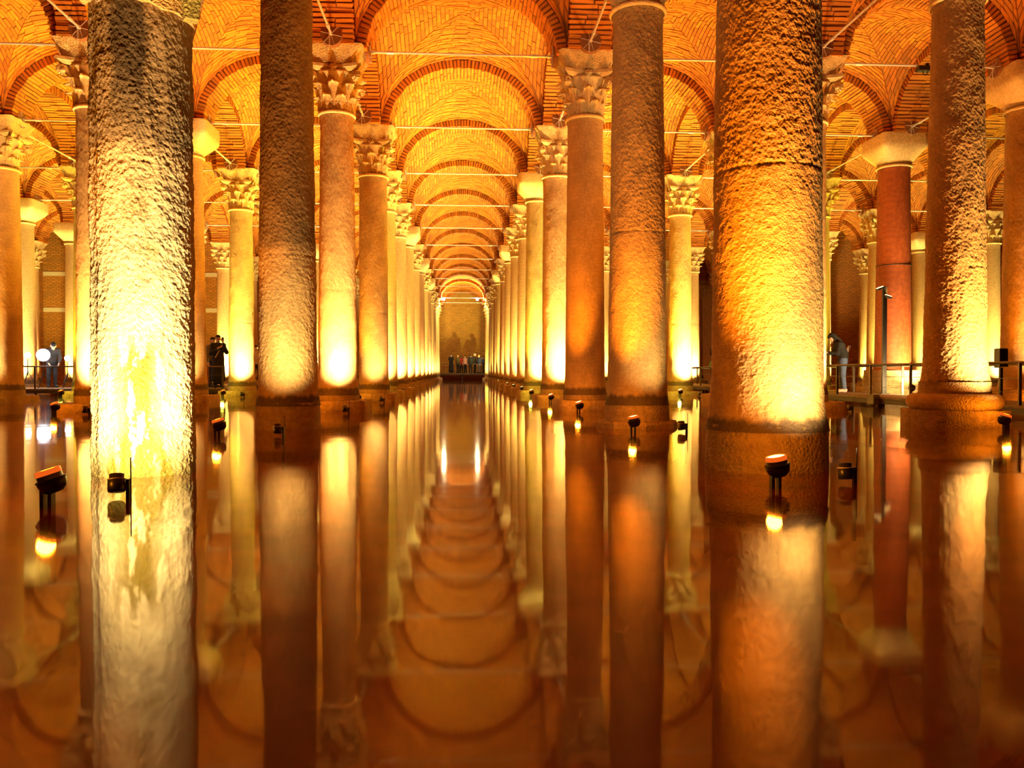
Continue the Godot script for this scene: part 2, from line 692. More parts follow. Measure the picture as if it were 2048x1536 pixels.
func rough_block(bottom: float, top: float, h0: float, h1: float, sd: int, square := 1.0) -> ArrayMesh:
	# a rough stone block, square (1) to round (0), drawn in or out towards the top, closed above and below
	var key := "block%s" % [[bottom, top, h0, h1, sd, square]]
	if mesh_cache.has(key):
		return mesh_cache[key]
	var nu := 48
	var rows := [[0.001, 0.0], [bottom, 0.0]]
	for j in 7:
		var f := j / 6.0
		rows.append([lerpf(bottom, top, pow(f, 1.4)), f])
	rows.append([top - 0.02, 1.0])
	rows.append([0.02, 1.0])
	var pts := PackedVector3Array()
	for row in rows:
		for i in nu:
			var a := TAU * i / nu + PI / 4
			var sq := 1.0 / maxf(absf(cos(a)), absf(sin(a)))
			var r: float = row[0] * lerpf(1.0, minf(sq, 1.36), square)
			var y := lerpf(h0, h1, row[1])
			var n := broad.get_noise_3d(cos(a) * 2.2 + sd * 7, y * 5, sin(a) * 2.2)
			if row[0] > 0.1:
				r += n * 0.035
				y += broad.get_noise_3d(cos(a) * 3 + sd * 3, 9, sin(a) * 3) * 0.035 * (1.0 if row[1] < 0.5 else 0.3)
			pts.append(Vector3(r * cos(a), y, r * sin(a)))
	mesh_cache[key] = grid_mesh(pts, PackedColorArray(), nu, rows.size(), true, false)
	return mesh_cache[key]


# acanthus leaf: foot at the origin, face towards +z, tip curling outwards
func leaf_mesh(height: float, width: float, lean: float, curl: float) -> ArrayMesh:
	var key := "leaf%s" % [[height, width, lean, curl]]
	if mesh_cache.has(key):
		return mesh_cache[key]
	var nu := 13
	var nv := 22
	var both := []
	for side in 2:
		var pts := PackedVector3Array()
		for j in nv:
			var f := j / float(nv - 1)
			# centre line in (outward, up)
			var c := Vector2(lean * f * f, height * f)
			if f > 0.68:
				var g := (f - 0.68) / 0.32
				var ang := g * 2.5
				c = Vector2(lean * 0.4624 + lean * 0.4 * g + curl * (1.0 - cos(ang)), height * 0.68 + curl * 1.1 * sin(ang))
			var lobe := 0.72 + 0.28 * absf(sin(f * PI * 3.5 + 0.5))
			var w := width * 0.5 * lobe * (0.8 + 0.35 * sin(f * PI)) * (1.0 if f < 0.8 else lerpf(1.0, 0.45, (f - 0.8) / 0.2))
			for i in nu:
				var u := i / float(nu - 1) * 2 - 1
				var rib := 0.028 * (1.0 - absf(u)) + 0.012 * cos(u * PI * 3.0)
				var x := u * w
				var z := c.x + rib - absf(u) * absf(u) * 0.05 - (0.022 if side else 0.0)
				pts.append(Vector3(x, c.y - absf(u) * 0.03 * f, z))
		both.append(grid_mesh(pts, PackedColorArray(), nu, nv, false, side == 0))
	var st := SurfaceTool.new()
	st.append_from(both[0], 0, Transform3D.IDENTITY)
	st.append_from(both[1], 0, Transform3D.IDENTITY)
	mesh_cache[key] = st.commit()
	return mesh_cache[key]


func volute_mesh() -> ArrayMesh:
	if mesh_cache.has("volute"):
		return mesh_cache.volute
	var st := begin(true)
	# a stalk rising outwards and rolling into a scroll, in the x (outward) - y plane
	var pts := [Vector3(0.4, 0.36, 0), Vector3(0.44, 0.5, 0), Vector3(0.5, 0.6, 0)]
	for i in 15:
		var a := PI * 0.75 - i * 0.5
		var r := 0.095 - i * 0.0058
		pts.append(Vector3(0.57 + r * cos(a), 0.58 + r * sin(a), 0))
	for i in pts.size() - 1:
		tube(st, pts[i], pts[i + 1], 0.04, 0.04, 8, false)
	tube(st, Vector3(0.57, 0.58, -0.055), Vector3(0.57, 0.58, 0.055), 0.05, 0.05, 10)
	mesh_cache.volute = finish(st)
	return mesh_cache.volute


func abacus_mesh() -> ArrayMesh:
	if mesh_cache.has("abacus"):
		return mesh_cache.abacus
	# four concave sides with cut corners
	var st := begin()
	var outline := []
	for s in 4:
		var turn := Basis(Vector3.UP, -s * PI / 2)
		for i in 9:
			var u := i / 8.0 * 2 - 1
			outline.append(turn * Vector3(u * 0.46, 0, 0.40 + 0.115 * u * u))
	var rows := [[0.86, 0.0], [0.93, 0.035], [0.95, 0.045], [1.0, 0.06], [1.0, 0.115], [0.98, 0.125]]
	var n := outline.size()
	for j in rows.size() - 1:
		for i in n:
			var a: Vector3 = outline[i]
			var b: Vector3 = outline[(i + 1) % n]
			var l: Array = rows[j]
			var h: Array = rows[j + 1]
			quad(st, a * l[0] + Vector3.UP * l[1], b * l[0] + Vector3.UP * l[1], b * h[0] + Vector3.UP * h[1], a * h[0] + Vector3.UP * h[1])
	for i in n:
		var a: Vector3 = outline[i]
		var b: Vector3 = outline[(i + 1) % n]
		st.add_vertex(Vector3(0, 0.125, 0)); st.add_vertex(b * 0.98 + Vector3.UP * 0.125); st.add_vertex(a * 0.98 + Vector3.UP * 0.125)
		st.add_vertex(Vector3.ZERO); st.add_vertex(a * 0.86); st.add_vertex(b * 0.86)
	mesh_cache.abacus = finish(st)
	return mesh_cache.abacus


func fleuron_mesh() -> ArrayMesh:
	if mesh_cache.has("fleuron"):
		return mesh_cache.fleuron
	var st := begin(true)
	for i in 6:
		var a := TAU * i / 6
		tube(st, Vector3(0, 0, 0), Vector3(cos(a) * 0.06, sin(a) * 0.06, 0.05), 0.03, 0.026, 7)
	tube(st, Vector3(0, 0, -0.04), Vector3(0, 0, 0.075), 0.04, 0.025, 9)
	mesh_cache.fleuron = finish(st)
	return mesh_cache.fleuron


func bell_mesh() -> ArrayMesh:
	if mesh_cache.has("bell"):
		return mesh_cache.bell
	mesh_cache.bell = lathe_mesh([Vector2(0.02, 0), Vector2(0.335, 0), Vector2(0.335, 0.2), Vector2(0.345, 0.4), Vector2(0.38, 0.55), Vector2(0.44, 0.66), Vector2(0.46, 0.7), Vector2(0.43, 0.71), Vector2(0.02, 0.71)], 28)
	return mesh_cache.bell


func leafy_pieces() -> Array:
	var out := [["bell", bell_mesh(), Transform3D.IDENTITY]]
	for i in 8:
		var t := Basis(Vector3.UP, TAU * (i + 0.5) / 8)
		out.append(["leaf", leaf_mesh(0.3, 0.29, 0.05, 0.06), Transform3D(t, t * Vector3(0, 0.0, 0.325))])
	for i in 8:
		var t := Basis(Vector3.UP, TAU * i / 8)
		out.append(["leaf", leaf_mesh(0.52, 0.3, 0.1, 0.075), Transform3D(t, t * Vector3(0, 0.06, 0.325))])
	for i in 4:
		out.append(["volute", volute_mesh(), Transform3D(Basis(Vector3.UP, TAU * (i + 0.5) / 4), Vector3.ZERO)])
	for i in 4:
		var t := Basis(Vector3.UP, TAU * i / 4)
		out.append(["fleuron", fleuron_mesh(), Transform3D(t, t * Vector3(0, 0.745, 0.4))])
	out.append(["abacus", abacus_mesh(), at(0, 0.7, 0)])
	return out


func leafy_joined() -> ArrayMesh:
	if mesh_cache.has("leafy"):
		return mesh_cache.leafy
	var st := SurfaceTool.new()
	for p in leafy_pieces():
		st.append_from(p[1], 0, p[2])
	mesh_cache.leafy = st.commit()
	return mesh_cache.leafy


func ring_mesh(r: float, thick: float) -> ArrayMesh:
	var pr := []
	for i in 9:
		var a := -PI / 2 + PI * i / 8
		pr.append(Vector2(r + thick * cos(a), thick * sin(a)))
	return lathe_mesh(pr, 40)


func column(i: int, k: int, o: Dictionary) -> Node3D:
	var where := Vector3(o.get("x", lx(i)), 0, -o.get("d", dz(k)))
	var c := thing("column", o.label, "column", where, 0.0, o.get("group", ""))
	var smooth: bool = o.get("cap", "leafy") == "plain"
	var top: float = o.get("top", 5.68 if not smooth else 6.05)
	o.top = top
	o.rb = o.get("rb", 0.385)
	o.rt = o.get("rt", 0.325)
	o.seed = i * 31 + k * 7
	var near: int = o.get("lod", 0)
	var size: Array = [[40, 50], [110, 190], [200, 420], [330, 640]][near]
	if not o.has("amp"):
		o.amp = [0.0, 0.006, 0.008, 0.011][near]
	var m: Material = M.stone if near > 0 else M.pitted_stone
	if o.get("red", false):
		m = M.red_stone
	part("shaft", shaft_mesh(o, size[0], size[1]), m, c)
	if o.get("red", false):
		part("drum_joint", ring_mesh(o.rt + 0.035, 0.012), M.dark_iron, c, at(0, 3.5, 0))
	if near < 3:
		part("collar", ring_mesh(o.rt + 0.025, 0.035), M.marble, c, at(0, top - 0.04, 0))
	if smooth:
		var hi := SPRING + 0.03
		part("capital", cushion_mesh(o.rt + 0.02, 0.6, hi - top), M.marble, c, at(0, top, 0))
	else:
		if o.get("pieces", false):
			var cap := part("capital", bell_mesh(), M.marble, c, at(0, top, 0))
			for p in leafy_pieces():
				if p[0] != "bell":
					part(p[0], p[1], M.marble, cap, p[2])
		else:
			part("capital", leafy_joined(), M.marble, c, at(0, top, 0))
		part("impost", rough_block(0.42, 0.56, top + 0.825, SPRING + 0.03, (i * 5 + k) % 4, 1.0), M.impost_stone, c)
	if i == -1 and k == 1:
		part("stone_collar", rough_block(0.39, 0.45, 0.0, 0.5, 3, 0.15), M.impost_stone, c, Transform3D(Basis(Vector3.BACK, -0.1), Vector3(-0.01, 3.4, 0)))
		part("stone_shard", rough_block(0.05, 0.13, 0.0, 0.45, 1, 0.7), M.mossy_stone, c, Transform3D(Basis(Vector3.UP, 0.5), Vector3(0.43, 3.31, 0.2)))
	var base: String = o.get("base", "slab")
	if base == "drum" or base == "slab":
		part("base_drum", lathe_mesh([Vector2(o.rb + 0.04, -0.45), Vector2(o.rb + 0.045, 0.05), Vector2(o.rb + 0.035, 0.3), Vector2(o.rb + 0.03, 0.345), Vector2(o.rb - 0.02, 0.36), Vector2(0.1, 0.36)], 48), M.plinth_stone, c)
	if base == "slab":
		part("plinth", rough_block(0.64, 0.6, -0.45, o.get("plinth_top", 0.16), (i * 3 + k) % 3, 0.85), M.plinth_stone, c)
	if base == "low_disc":
		part("base_drum", lathe_mesh([Vector2(o.rb + 0.04, -0.45), Vector2(o.rb + 0.045, 0.05), Vector2(o.rb + 0.035, 0.3), Vector2(o.rb + 0.03, 0.345), Vector2(o.rb - 0.02, 0.36), Vector2(0.1, 0.36)], 48), M.plinth_stone, c)
		part("plinth", lathe_mesh([Vector2(0.56, -0.45), Vector2(0.57, 0.05), Vector2(0.54, 0.085), Vector2(0.2, 0.09)], 8, false), M.plinth_stone, c)
	if base == "attic":
		part("plinth", rough_block(0.66, 0.64, -0.45, 0.22, 2, 0.25), M.plinth_stone, c)
		var pr := []
		for q in 13:
			var a := -PI / 2 + PI * q / 12
			pr.append(Vector2(0.5 + 0.12 * cos(a), 0.33 + 0.115 * sin(a)))
		part("torus", lathe_mesh(pr, 56), M.impost_stone, c)
		part("base_drum", lathe_mesh([Vector2(0.5, 0.42), Vector2(0.46, 0.46), Vector2(0.455, 0.6), Vector2(0.46, 0.61), Vector2(0.1, 0.62)], 56), M.plinth_stone, c)
	if base == "pedestal":
		part("plinth", rough_block(0.6, 0.55, -0.45, 0.78, 1, 0.9), M.plinth_stone, c)
	if base == "round_step":
		part("plinth", lathe_mesh([Vector2(0.8, -0.45), Vector2(0.82, 0.36), Vector2(0.78, 0.42), Vector2(0.1, 0.44)], 40), M.impost_stone, c)
	return c


func cushion_mesh(r: float, half: float, h: float) -> ArrayMesh:
	var key := "cushion%s" % [[snappedf(r, 0.01), half, snappedf(h, 0.01)]]
	if mesh_cache.has(key):
		return mesh_cache[key]
	var nu := 56
	var pts := PackedVector3Array()
	var rows := [[0.02, 0.0, 0.0], [r, 0.0, 0.0]]
	for j in 10:
		var f := j / 9.0
		rows.append([lerpf(r, half, sin(f * PI / 2)), 0.04 + f * 0.62, minf(1.0, f * 1.3)])
	rows.append([half, 0.97, 1.0])
	rows.append([half - 0.02, 1.0, 1.0])
	rows.append([0.02, 1.0, 1.0])
	for row in rows:
		for i in nu:
			var a := TAU * i / nu + PI / 4
			var sq := 1.0 / maxf(absf(cos(a)), absf(sin(a)))
			var rr: float = row[0] * lerpf(1.0, minf(sq, 1.36), row[2])
			pts.append(Vector3(rr * cos(a), row[1] * h, rr * sin(a)))
	mesh_cache[key] = grid_mesh(pts, PackedColorArray(), nu, rows.size(), true, false)
	return mesh_cache[key]


# ---------------------------------------------------------------- lamps
func beam(parent: Node3D, at_: Vector3, dir: Vector3, color: Color, energy: float, angle: float, size := 0.05) -> void:
	var l := SpotLight3D.new()
	l.name = "beam"
	parent.add_child(l, true)
	l.position = at_
	l.look_at_from_position(at_ + parent.position, at_ + parent.position + dir, Vector3.RIGHT if absf(dir.y) > 0.9 else Vector3.UP)
	l.position = at_
	l.light_color = color
	l.light_energy = energy
	l.spot_angle = angle
	l.spot_angle_attenuation = 0.9
	l.spot_range = 80.0
	l.spot_attenuation = 2.0
	l.light_size = size
	l.shadow_enabled = true


func up_basis(dir: Vector3) -> Basis:
	var y := dir.normalized()
	var x := y.cross(Vector3.BACK).normalized()
	return Basis(x, y, x.cross(y))


func floodlight(label: String, x: float, d: float, high: float, dir: Vector3, energy: float, tone: Color) -> Node3D:
	var o := thing("floodlight", label, "floodlight", Vector3(x, 0, -d), 0.0, "amber floodlights standing in the water")
	var b := up_basis(dir)
	var xf := Transform3D(b, Vector3(0, high, 0))
	if not mesh_cache.has("flood"):
		mesh_cache.flood = lathe_mesh([Vector2(0.0, -0.14), Vector2(0.045, -0.137), Vector2(0.068, -0.115), Vector2(0.079, -0.08), Vector2(0.079, -0.066), Vector2(0.068, -0.064), Vector2(0.067, -0.002), Vector2(0.062, 0.002), Vector2(0.06, -0.006)], 28)
		mesh_cache.flood_rim = lathe_mesh([Vector2(0.079, -0.067), Vector2(0.083, -0.064), Vector2(0.083, -0.056), Vector2(0.068, -0.054)], 28)
		mesh_cache.flood_ring = lathe_mesh([Vector2(0.0675, -0.03), Vector2(0.069, -0.028), Vector2(0.068, -0.003), Vector2(0.066, 0.0005)], 28)
		mesh_cache.flood_lens = lathe_mesh([Vector2(0.061, -0.006), Vector2(0.04, -0.001), Vector2(0.0, 0.001)], 28)
		var st := begin()
		for s in [-1, 1]:
			box(st, at(s * 0.022, -0.36, 0), Vector3(0.02, 0.56, 0.05))
		tube(st, Vector3(-0.034, -0.09, 0), Vector3(0.034, -0.09, 0), 0.016, 0.016, 10)
		mesh_cache.flood_post = finish(st)
	part("housing", mesh_cache.flood, M.black_metal, o, xf)
	part("rim", mesh_cache.flood_rim, M.dark_iron, o, xf)
	part("lens", mesh_cache.flood_lens, M.amber_lens, o, xf)
	if d < 26.0:
		part("glow_ring", mesh_cache.flood_ring, M.amber_ring, o, xf)  # emissive band added to draw the orange halo below the lens
	part("post", mesh_cache.flood_post, M.black_metal, o, at(0, high - 0.02, 0))
	beam(o, Vector3(0, high, 0) + dir.normalized() * 0.03, dir, tone, energy, 52.0)
	if d < 26.0:
		var l := OmniLight3D.new()  # extra omni light added to wash the nearby column bases
		l.name = "added_spill"
		o.add_child(l, true)
		l.position = Vector3(0, high, 0) + dir.normalized() * 0.035
		l.light_color = tone
		l.light_energy = 0.3
		l.light_size = 0.05
		l.omni_range = 40.0
		l.omni_attenuation = 2.0
		l.shadow_enabled = true
	return o


func spotlamp(label: String, x: float, d: float, high: float, dir: Vector3, energy: float, angle: float, tone := Color(0, 0, 0)) -> Node3D:
	var o := thing("spotlight", label, "spotlight", Vector3(x, 0, -d), 0.0, "small white spotlights aimed at the columns")
	var xf := Transform3D(up_basis(dir.normalized() + Vector3(0, 1.6, 0)), Vector3(0, high, 0))
	if not mesh_cache.has("spot"):
		mesh_cache.spot = lathe_mesh([Vector2(0.0, -0.11), Vector2(0.045, -0.11), Vector2(0.05, -0.1), Vector2(0.05, -0.035), Vector2(0.042, -0.03), Vector2(0.042, -0.002), Vector2(0.039, 0.0), Vector2(0.037, -0.005)], 24)
		mesh_cache.spot_lens = lathe_mesh([Vector2(0.038, -0.005), Vector2(0.0, -0.003)], 24)
		mesh_cache.spot_rim = lathe_mesh([Vector2(0.05, -0.036), Vector2(0.053, -0.033), Vector2(0.043, -0.03)], 24)
		var st := begin()
		box(st, at(0.066, -0.28, 0), Vector3(0.018, 0.5, 0.028))
		tube(st, Vector3(0.045, -0.06, 0), Vector3(0.075, -0.06, 0), 0.012, 0.012, 8)
		tube(st, Vector3(0.082, -0.2, 0), Vector3(0.082, 0.1, 0), 0.004, 0.004, 6)
		mesh_cache.spot_bracket = finish(st)
	part("housing", mesh_cache.spot, M.black_metal, o, xf)
	part("rim", mesh_cache.spot_rim, M.iron, o, xf)
	part("lens", mesh_cache.spot_lens, M.white_lens, o, xf)
	part("bracket", mesh_cache.spot_bracket, M.black_metal, o, at(0, high, 0))
	beam(o, Vector3(0, high, 0) + dir.normalized() * 0.03, dir, lin(1.0, 0.7, 0.31) if tone.r == 0.0 else tone, energy, angle, 0.04)
	return o


# ---------------------------------------------------------------- tie rods
func tie_rod(a: Vector3, b: Vector3, label: String, group: String) -> void:
	var o := thing("tie_rod", label, "tie rod", (a + b) * 0.5, 0.0, group)
	var w := (b - a).normalized()
	var half := a.distance_to(b) * 0.5
	var turn := Basis.IDENTITY if absf(w.x) > 0.5 else Basis(Vector3.UP, PI / 2)
	if not mesh_cache.has("disc"):
		var st := begin()
		tube(st, Vector3(-0.03, 0, 0), Vector3(0.06, 0, 0), 0.215, 0.2, 26)
		mesh_cache.disc = finish(st)
		st = begin()
		for i in 6:
			var e := Vector3(0, cos(TAU * i / 6 + 0.3), sin(TAU * i / 6 + 0.3))
			tube(st, Vector3(0.063, 0, 0) + e * 0.02, Vector3(0.063, 0, 0) + e * 0.195, 0.007, 0.005, 5)
		mesh_cache.spokes = finish(st)
		st = begin()
		tube(st, Vector3(-0.07, 0, 0), Vector3(0.07, 0, 0), 0.034, 0.034, 10)
		mesh_cache.sleeve = finish(st)
		st = begin()
		box(st, at(0.045, -0.09, 0.03), Vector3(0.03, 0.24, 0.025))
		box(st, at(0.07, 0, 0), Vector3(0.1, 0.05, 0.05))
		mesh_cache.hook = finish(st)
	var key := "rod%.2f" % half
	if not mesh_cache.has(key):
		var st := begin()
		tube(st, Vector3(-half, 0, 0), Vector3(half, 0, 0), 0.023, 0.023, 8)
		mesh_cache[key] = finish(st)
	part("bar", mesh_cache[key], M.iron, o, Transform3D(turn, Vector3.ZERO))
	for s in [-1, 1]:
		var flip := turn if s < 0 else turn * Basis(Vector3.UP, PI)
		part("anchor_disc", mesh_cache.disc, M.patch_mortar, o, Transform3D(flip, turn * Vector3(s * (half + 0.015), 0, 0)))
		part("spokes", mesh_cache.spokes, M.iron, o, Transform3D(flip, turn * Vector3(s * (half + 0.015), 0, 0)))
		part("sleeve", mesh_cache.sleeve, M.iron, o, Transform3D(turn, turn * Vector3(s * (half - 0.42), 0, 0)))
		part("hook", mesh_cache.hook, M.iron, o, Transform3D(flip, turn * Vector3(s * half, 0, 0)))


# ---------------------------------------------------------------- figures: a smooth surface round tapered bones
func nets(st: SurfaceTool, bones: Array, k: float, cell: float, xf := Transform3D.IDENTITY) -> void:
	var lo := Vector3(1e9, 1e9, 1e9)
	var hi := -lo
	for b in bones:
		var r: float = maxf(b[2], b[3]) + k * 0.3 + cell * 2
		for p in [b[0], b[1]]:
			lo = lo.min(p - Vector3.ONE * r)
			hi = hi.max(p + Vector3.ONE * r)
	var nx := int((hi.x - lo.x) / cell) + 2
	var ny := int((hi.y - lo.y) / cell) + 2
	var nz := int((hi.z - lo.z) / cell) + 2
	var g := PackedFloat32Array()
	g.resize(nx * ny * nz)
	g.fill(1.0)
	for b in bones:
		var p: Vector3 = b[0]
		var q: Vector3 = b[1]
		var ra: float = b[2]
		var rb: float = b[3]
		var r := maxf(ra, rb) + k + cell * 2
		var m0 := ((p.min(q) - Vector3.ONE * r - lo) / cell).floor().max(Vector3.ZERO)
		var m1 := ((p.max(q) + Vector3.ONE * r - lo) / cell).ceil()
		var pq := q - p
		var l2 := maxf(pq.length_squared(), 1e-9)
		var squash: Vector3 = b[4] if b.size() > 4 else Vector3.ONE
		for z in range(int(m0.z), mini(int(m1.z), nz)):
			for y in range(int(m0.y), mini(int(m1.y), ny)):
				var row := (z * ny + y) * nx
				for x in range(int(m0.x), mini(int(m1.x), nx)):
					var c := lo + Vector3(x, y, z) * cell - p
					var t := clampf(c.dot(pq) / l2, 0.0, 1.0)
					var d := ((c - pq * t) * squash).length() - lerpf(ra, rb, t)
					var e := g[row + x]
					var h := maxf(k - absf(d - e), 0.0)
					g[row + x] = minf(d, e) - h * h / (4.0 * k)
	var ids := {}
	var verts := PackedVector3Array()
	var off := [0, 1, nx, nx + 1, nx * ny, nx * ny + 1, nx * ny + nx, nx * ny + nx + 1]
	var edges := [[0, 1], [2, 3], [4, 5], [6, 7], [0, 2], [1, 3], [4, 6], [5, 7], [0, 4], [1, 5], [2, 6], [3, 7]]
	for z in nz - 1:
		for y in ny - 1:
			for x in nx - 1:
				var at_ := (z * ny + y) * nx + x
				if absf(g[at_]) > cell * 2.5:
					continue
				var neg := 0
				for o in off:
					if g[at_ + o] < 0.0:
						neg += 1
				if neg == 0 or neg == 8:
					continue
				var sum := Vector3.ZERO
				var n := 0
				for e in edges:
					var a: float = g[at_ + off[e[0]]]
					var b: float = g[at_ + off[e[1]]]
					if (a < 0.0) != (b < 0.0):
						var f := a / (a - b)
						var pa := Vector3(e[0] & 1, (e[0] >> 1) & 1, e[0] >> 2)
						var pb := Vector3(e[1] & 1, (e[1] >> 1) & 1, e[1] >> 2)
						sum += pa.lerp(pb, f)
						n += 1
				ids[at_] = verts.size()
				verts.append(xf * (lo + (Vector3(x, y, z) + sum / n) * cell))
	var step := [1, nx, nx * ny]
	for at_ in ids:
		for ax in 3:
			var a: float = g[at_]
			var b: float = g[at_ + step[ax]]
			if (a < 0.0) == (b < 0.0):
				continue
			var u: int = step[(ax + 1) % 3]
			var v: int = step[(ax + 2) % 3]
			if not (ids.has(at_ - u) and ids.has(at_ - v) and ids.has(at_ - u - v)):
				continue
			var p0 := verts[ids[at_ - u - v]]
			var p1 := verts[ids[at_ - v]]
			var p2 := verts[ids[at_]]
			var p3 := verts[ids[at_ - u]]
			if a < 0.0: quad(st, p0, p1, p2, p3)
			else: quad(st, p3, p2, p1, p0)


func net_mesh(bones: Array, k: float, cell: float) -> ArrayMesh:
	var st := begin(true)
	nets(st, bones, k, cell)
	return finish(st)


func hand_bones(side: float) -> Array:
	# wrist at the origin, fingers along -y, palm facing inwards (-side x), thumb forward (+z)
	var out := []
	out.append([Vector3(0, 0.01, 0), Vector3(0, -0.03, 0), 0.024, 0.026])
	for f in 4:
		var z := 0.03 - f * 0.02
		out.append([Vector3(0, -0.02, z * 0.5), Vector3(0, -0.085, z), 0.016, 0.013])
		var l: float = [0.068, 0.078, 0.072, 0.055][f]
		var p := Vector3(0, -0.085, z)
		var q := p + Vector3(-side * 0.008, -l * 0.45, 0.001)
		var r := q + Vector3(-side * 0.016, -l * 0.33, 0.001)
		var s := r + Vector3(-side * 0.018, -l * 0.2, 0)
		out.append([p, q, 0.0095, 0.009])
		out.append([q, r, 0.009, 0.0085])
		out.append([r, s, 0.0085, 0.0075])
	out.append([Vector3(0, -0.02, 0.018), Vector3(-side * 0.012, -0.055, 0.045), 0.016, 0.012])
	out.append([Vector3(-side * 0.012, -0.055, 0.045), Vector3(-side * 0.018, -0.09, 0.056), 0.0115, 0.009])
	return out


func head_bones() -> Array:
	# centre of the head at the origin, facing +z
	return [
		[Vector3(0, 0.03, -0.02), Vector3(0, 0.02, 0.015), 0.088, 0.078],
		[Vector3(0, -0.02, 0.02), Vector3(0, -0.085, 0.05), 0.066, 0.036],
		[Vector3(0, 0.012, 0.092), Vector3(0, -0.03, 0.112), 0.009, 0.014],
		[Vector3(-0.03, 0.028, 0.08), Vector3(0.03, 0.028, 0.08), 0.013, 0.013],
		[Vector3(-0.02, -0.06, 0.09), Vector3(0.02, -0.06, 0.09), 0.008, 0.008],
		[Vector3(-0.018, -0.073, 0.088), Vector3(0.018, -0.073, 0.088), 0.008, 0.008],
		[Vector3(-0.08, 0.015, -0.01), Vector3(-0.084, -0.02, -0.005), 0.016, 0.011],
		[Vector3(0.08, 0.015, -0.01), Vector3(0.084, -0.02, -0.005), 0.016, 0.011],
		[Vector3(0, -0.05, -0.02), Vector3(0, -0.14, -0.025), 0.052, 0.055],
	]


# p: joint positions (local, facing +z); look: colours and garment choices
func person(label: String, where: Vector3, turn: float, scale: float, pose: Dictionary, look: Dictionary, cell: float) -> Node3D:
	var o := thing("person", label, "person", where, turn, look.get("group", ""))
	o.scale = Vector3.ONE * scale
	var j := {
		"hip": Vector3(0, 0.94, 0), "waist": Vector3(0, 1.08, 0), "chest": Vector3(0, 1.32, -0.01), "neck": Vector3(0, 1.48, -0.02), "head": Vector3(0, 1.63, 0.02),
		"sl": Vector3(0.18, 1.42, -0.01), "sr": Vector3(-0.18, 1.42, -0.01), "el": Vector3(0.24, 1.14, -0.02), "er": Vector3(-0.24, 1.14, -0.02),
		"wl": Vector3(0.25, 0.9, 0.06), "wr": Vector3(-0.25, 0.9, 0.06),
		"hl": Vector3(0.09, 0.92, 0), "hr": Vector3(-0.09, 0.92, 0), "kl": Vector3(0.1, 0.5, 0.02), "kr": Vector3(-0.1, 0.5, 0.02),
		"al": Vector3(0.11, 0.09, -0.02), "ar": Vector3(-0.11, 0.09, -0.02), "tl": Vector3(0.13, 0.03, 0.15), "tr": Vector3(-0.13, 0.03, 0.15),
	}
	j.merge(pose, true)
	var tilt: float = pose.get("nod", 0.0)
	var face: float = pose.get("face", 0.0)
	var hb := Basis(Vector3.UP, face) * Basis(Vector3.RIGHT, tilt)
	var st := begin(true)
	nets(st, [
		[j.hip, j.waist, 0.125, 0.115, Vector3(0.85, 1, 1.1)], [j.waist, j.chest, 0.115, 0.135, Vector3(0.85, 1, 1.15)], [j.chest, j.neck, 0.12, 0.055], [j.neck, j.head - hb * Vector3(0, 0.07, 0.02), 0.055, 0.05],
		[j.sl, j.el, 0.05, 0.038], [j.el, j.wl, 0.037, 0.026], [j.sr, j.er, 0.05, 0.038], [j.er, j.wr, 0.037, 0.026], [j.sl, j.sr, 0.055, 0.055],
		[j.hl, j.kl, 0.08, 0.052], [j.kl, j.al, 0.05, 0.036], [j.hr, j.kr, 0.08, 0.052], [j.kr, j.ar, 0.05, 0.036], [j.al, j.tl, 0.035, 0.028], [j.ar, j.tr, 0.035, 0.028],
	], 0.05, cell)
	if not mesh_cache.has("head"):
		mesh_cache.head = net_mesh(head_bones(), 0.02, 0.0055)
		mesh_cache.hand1 = net_mesh(hand_bones(1.0), 0.008, 0.0045)
		mesh_cache["hand-1"] = net_mesh(hand_bones(-1.0), 0.008, 0.0045)
	st.generate_normals()
	st.append_from(mesh_cache.head, 0, Transform3D(hb, j.head))
	for s in [["el", "wl", "hand1"], ["er", "wr", "hand-1"]]:
		var down: Vector3 = (j[s[0]] - j[s[1]]).normalized()
		var x := down.cross(Vector3(0, 0, 1)).normalized()
		if x.length() < 0.1: x = Vector3.RIGHT
		if x.x < 0: x = -x
		var hand_basis := Basis(x, down, x.cross(down))
		st.append_from(mesh_cache[s[2]], 0, Transform3D(hand_basis, j[s[1]]))
	part("body", st.commit(), look.skin, o)
	# clothes
	var sleeve: float = look.get("sleeve", 1.0)
	var top := [
		[j.hip, j.waist, 0.15, 0.145, Vector3(0.82, 1, 1.05)], [j.waist, j.chest, 0.142, 0.16, Vector3(0.82, 1, 1.08)], [j.chest, j.neck - Vector3(0, 0.02, 0), 0.14, 0.072], [j.sl, j.sr, 0.072, 0.072],
		[j.sl, j.sl.lerp(j.el, minf(1.0, sleeve * 2)), 0.068, 0.058], [j.sr, j.sr.lerp(j.er, minf(1.0, sleeve * 2)), 0.068, 0.058]]
	if sleeve > 0.5:
		top.append([j.el, j.el.lerp(j.wl, 0.92), 0.056, 0.042])
		top.append([j.er, j.er.lerp(j.wr, 0.92), 0.056, 0.042])
	if look.has("coat"):
		var len_: float = look.coat
		top.append([j.hip, j.hip - Vector3(0, len_, 0), 0.16, 0.2, Vector3(0.85, 1, 1.05)])
	part("top", net_mesh(top, 0.05, cell), look.top, o)
	if look.has("trousers"):
		part("trousers", net_mesh([
			[j.hip + Vector3(0, 0.02, 0), j.hip - Vector3(0, 0.05, 0), 0.137, 0.14, Vector3(0.85, 1, 1.05)], [j.hl, j.kl, 0.1, 0.07], [j.kl, j.al, 0.069, 0.056], [j.hr, j.kr, 0.1, 0.07], [j.kr, j.ar, 0.069, 0.056]], 0.04, cell), look.trousers, o)
	var shoes := begin(true)
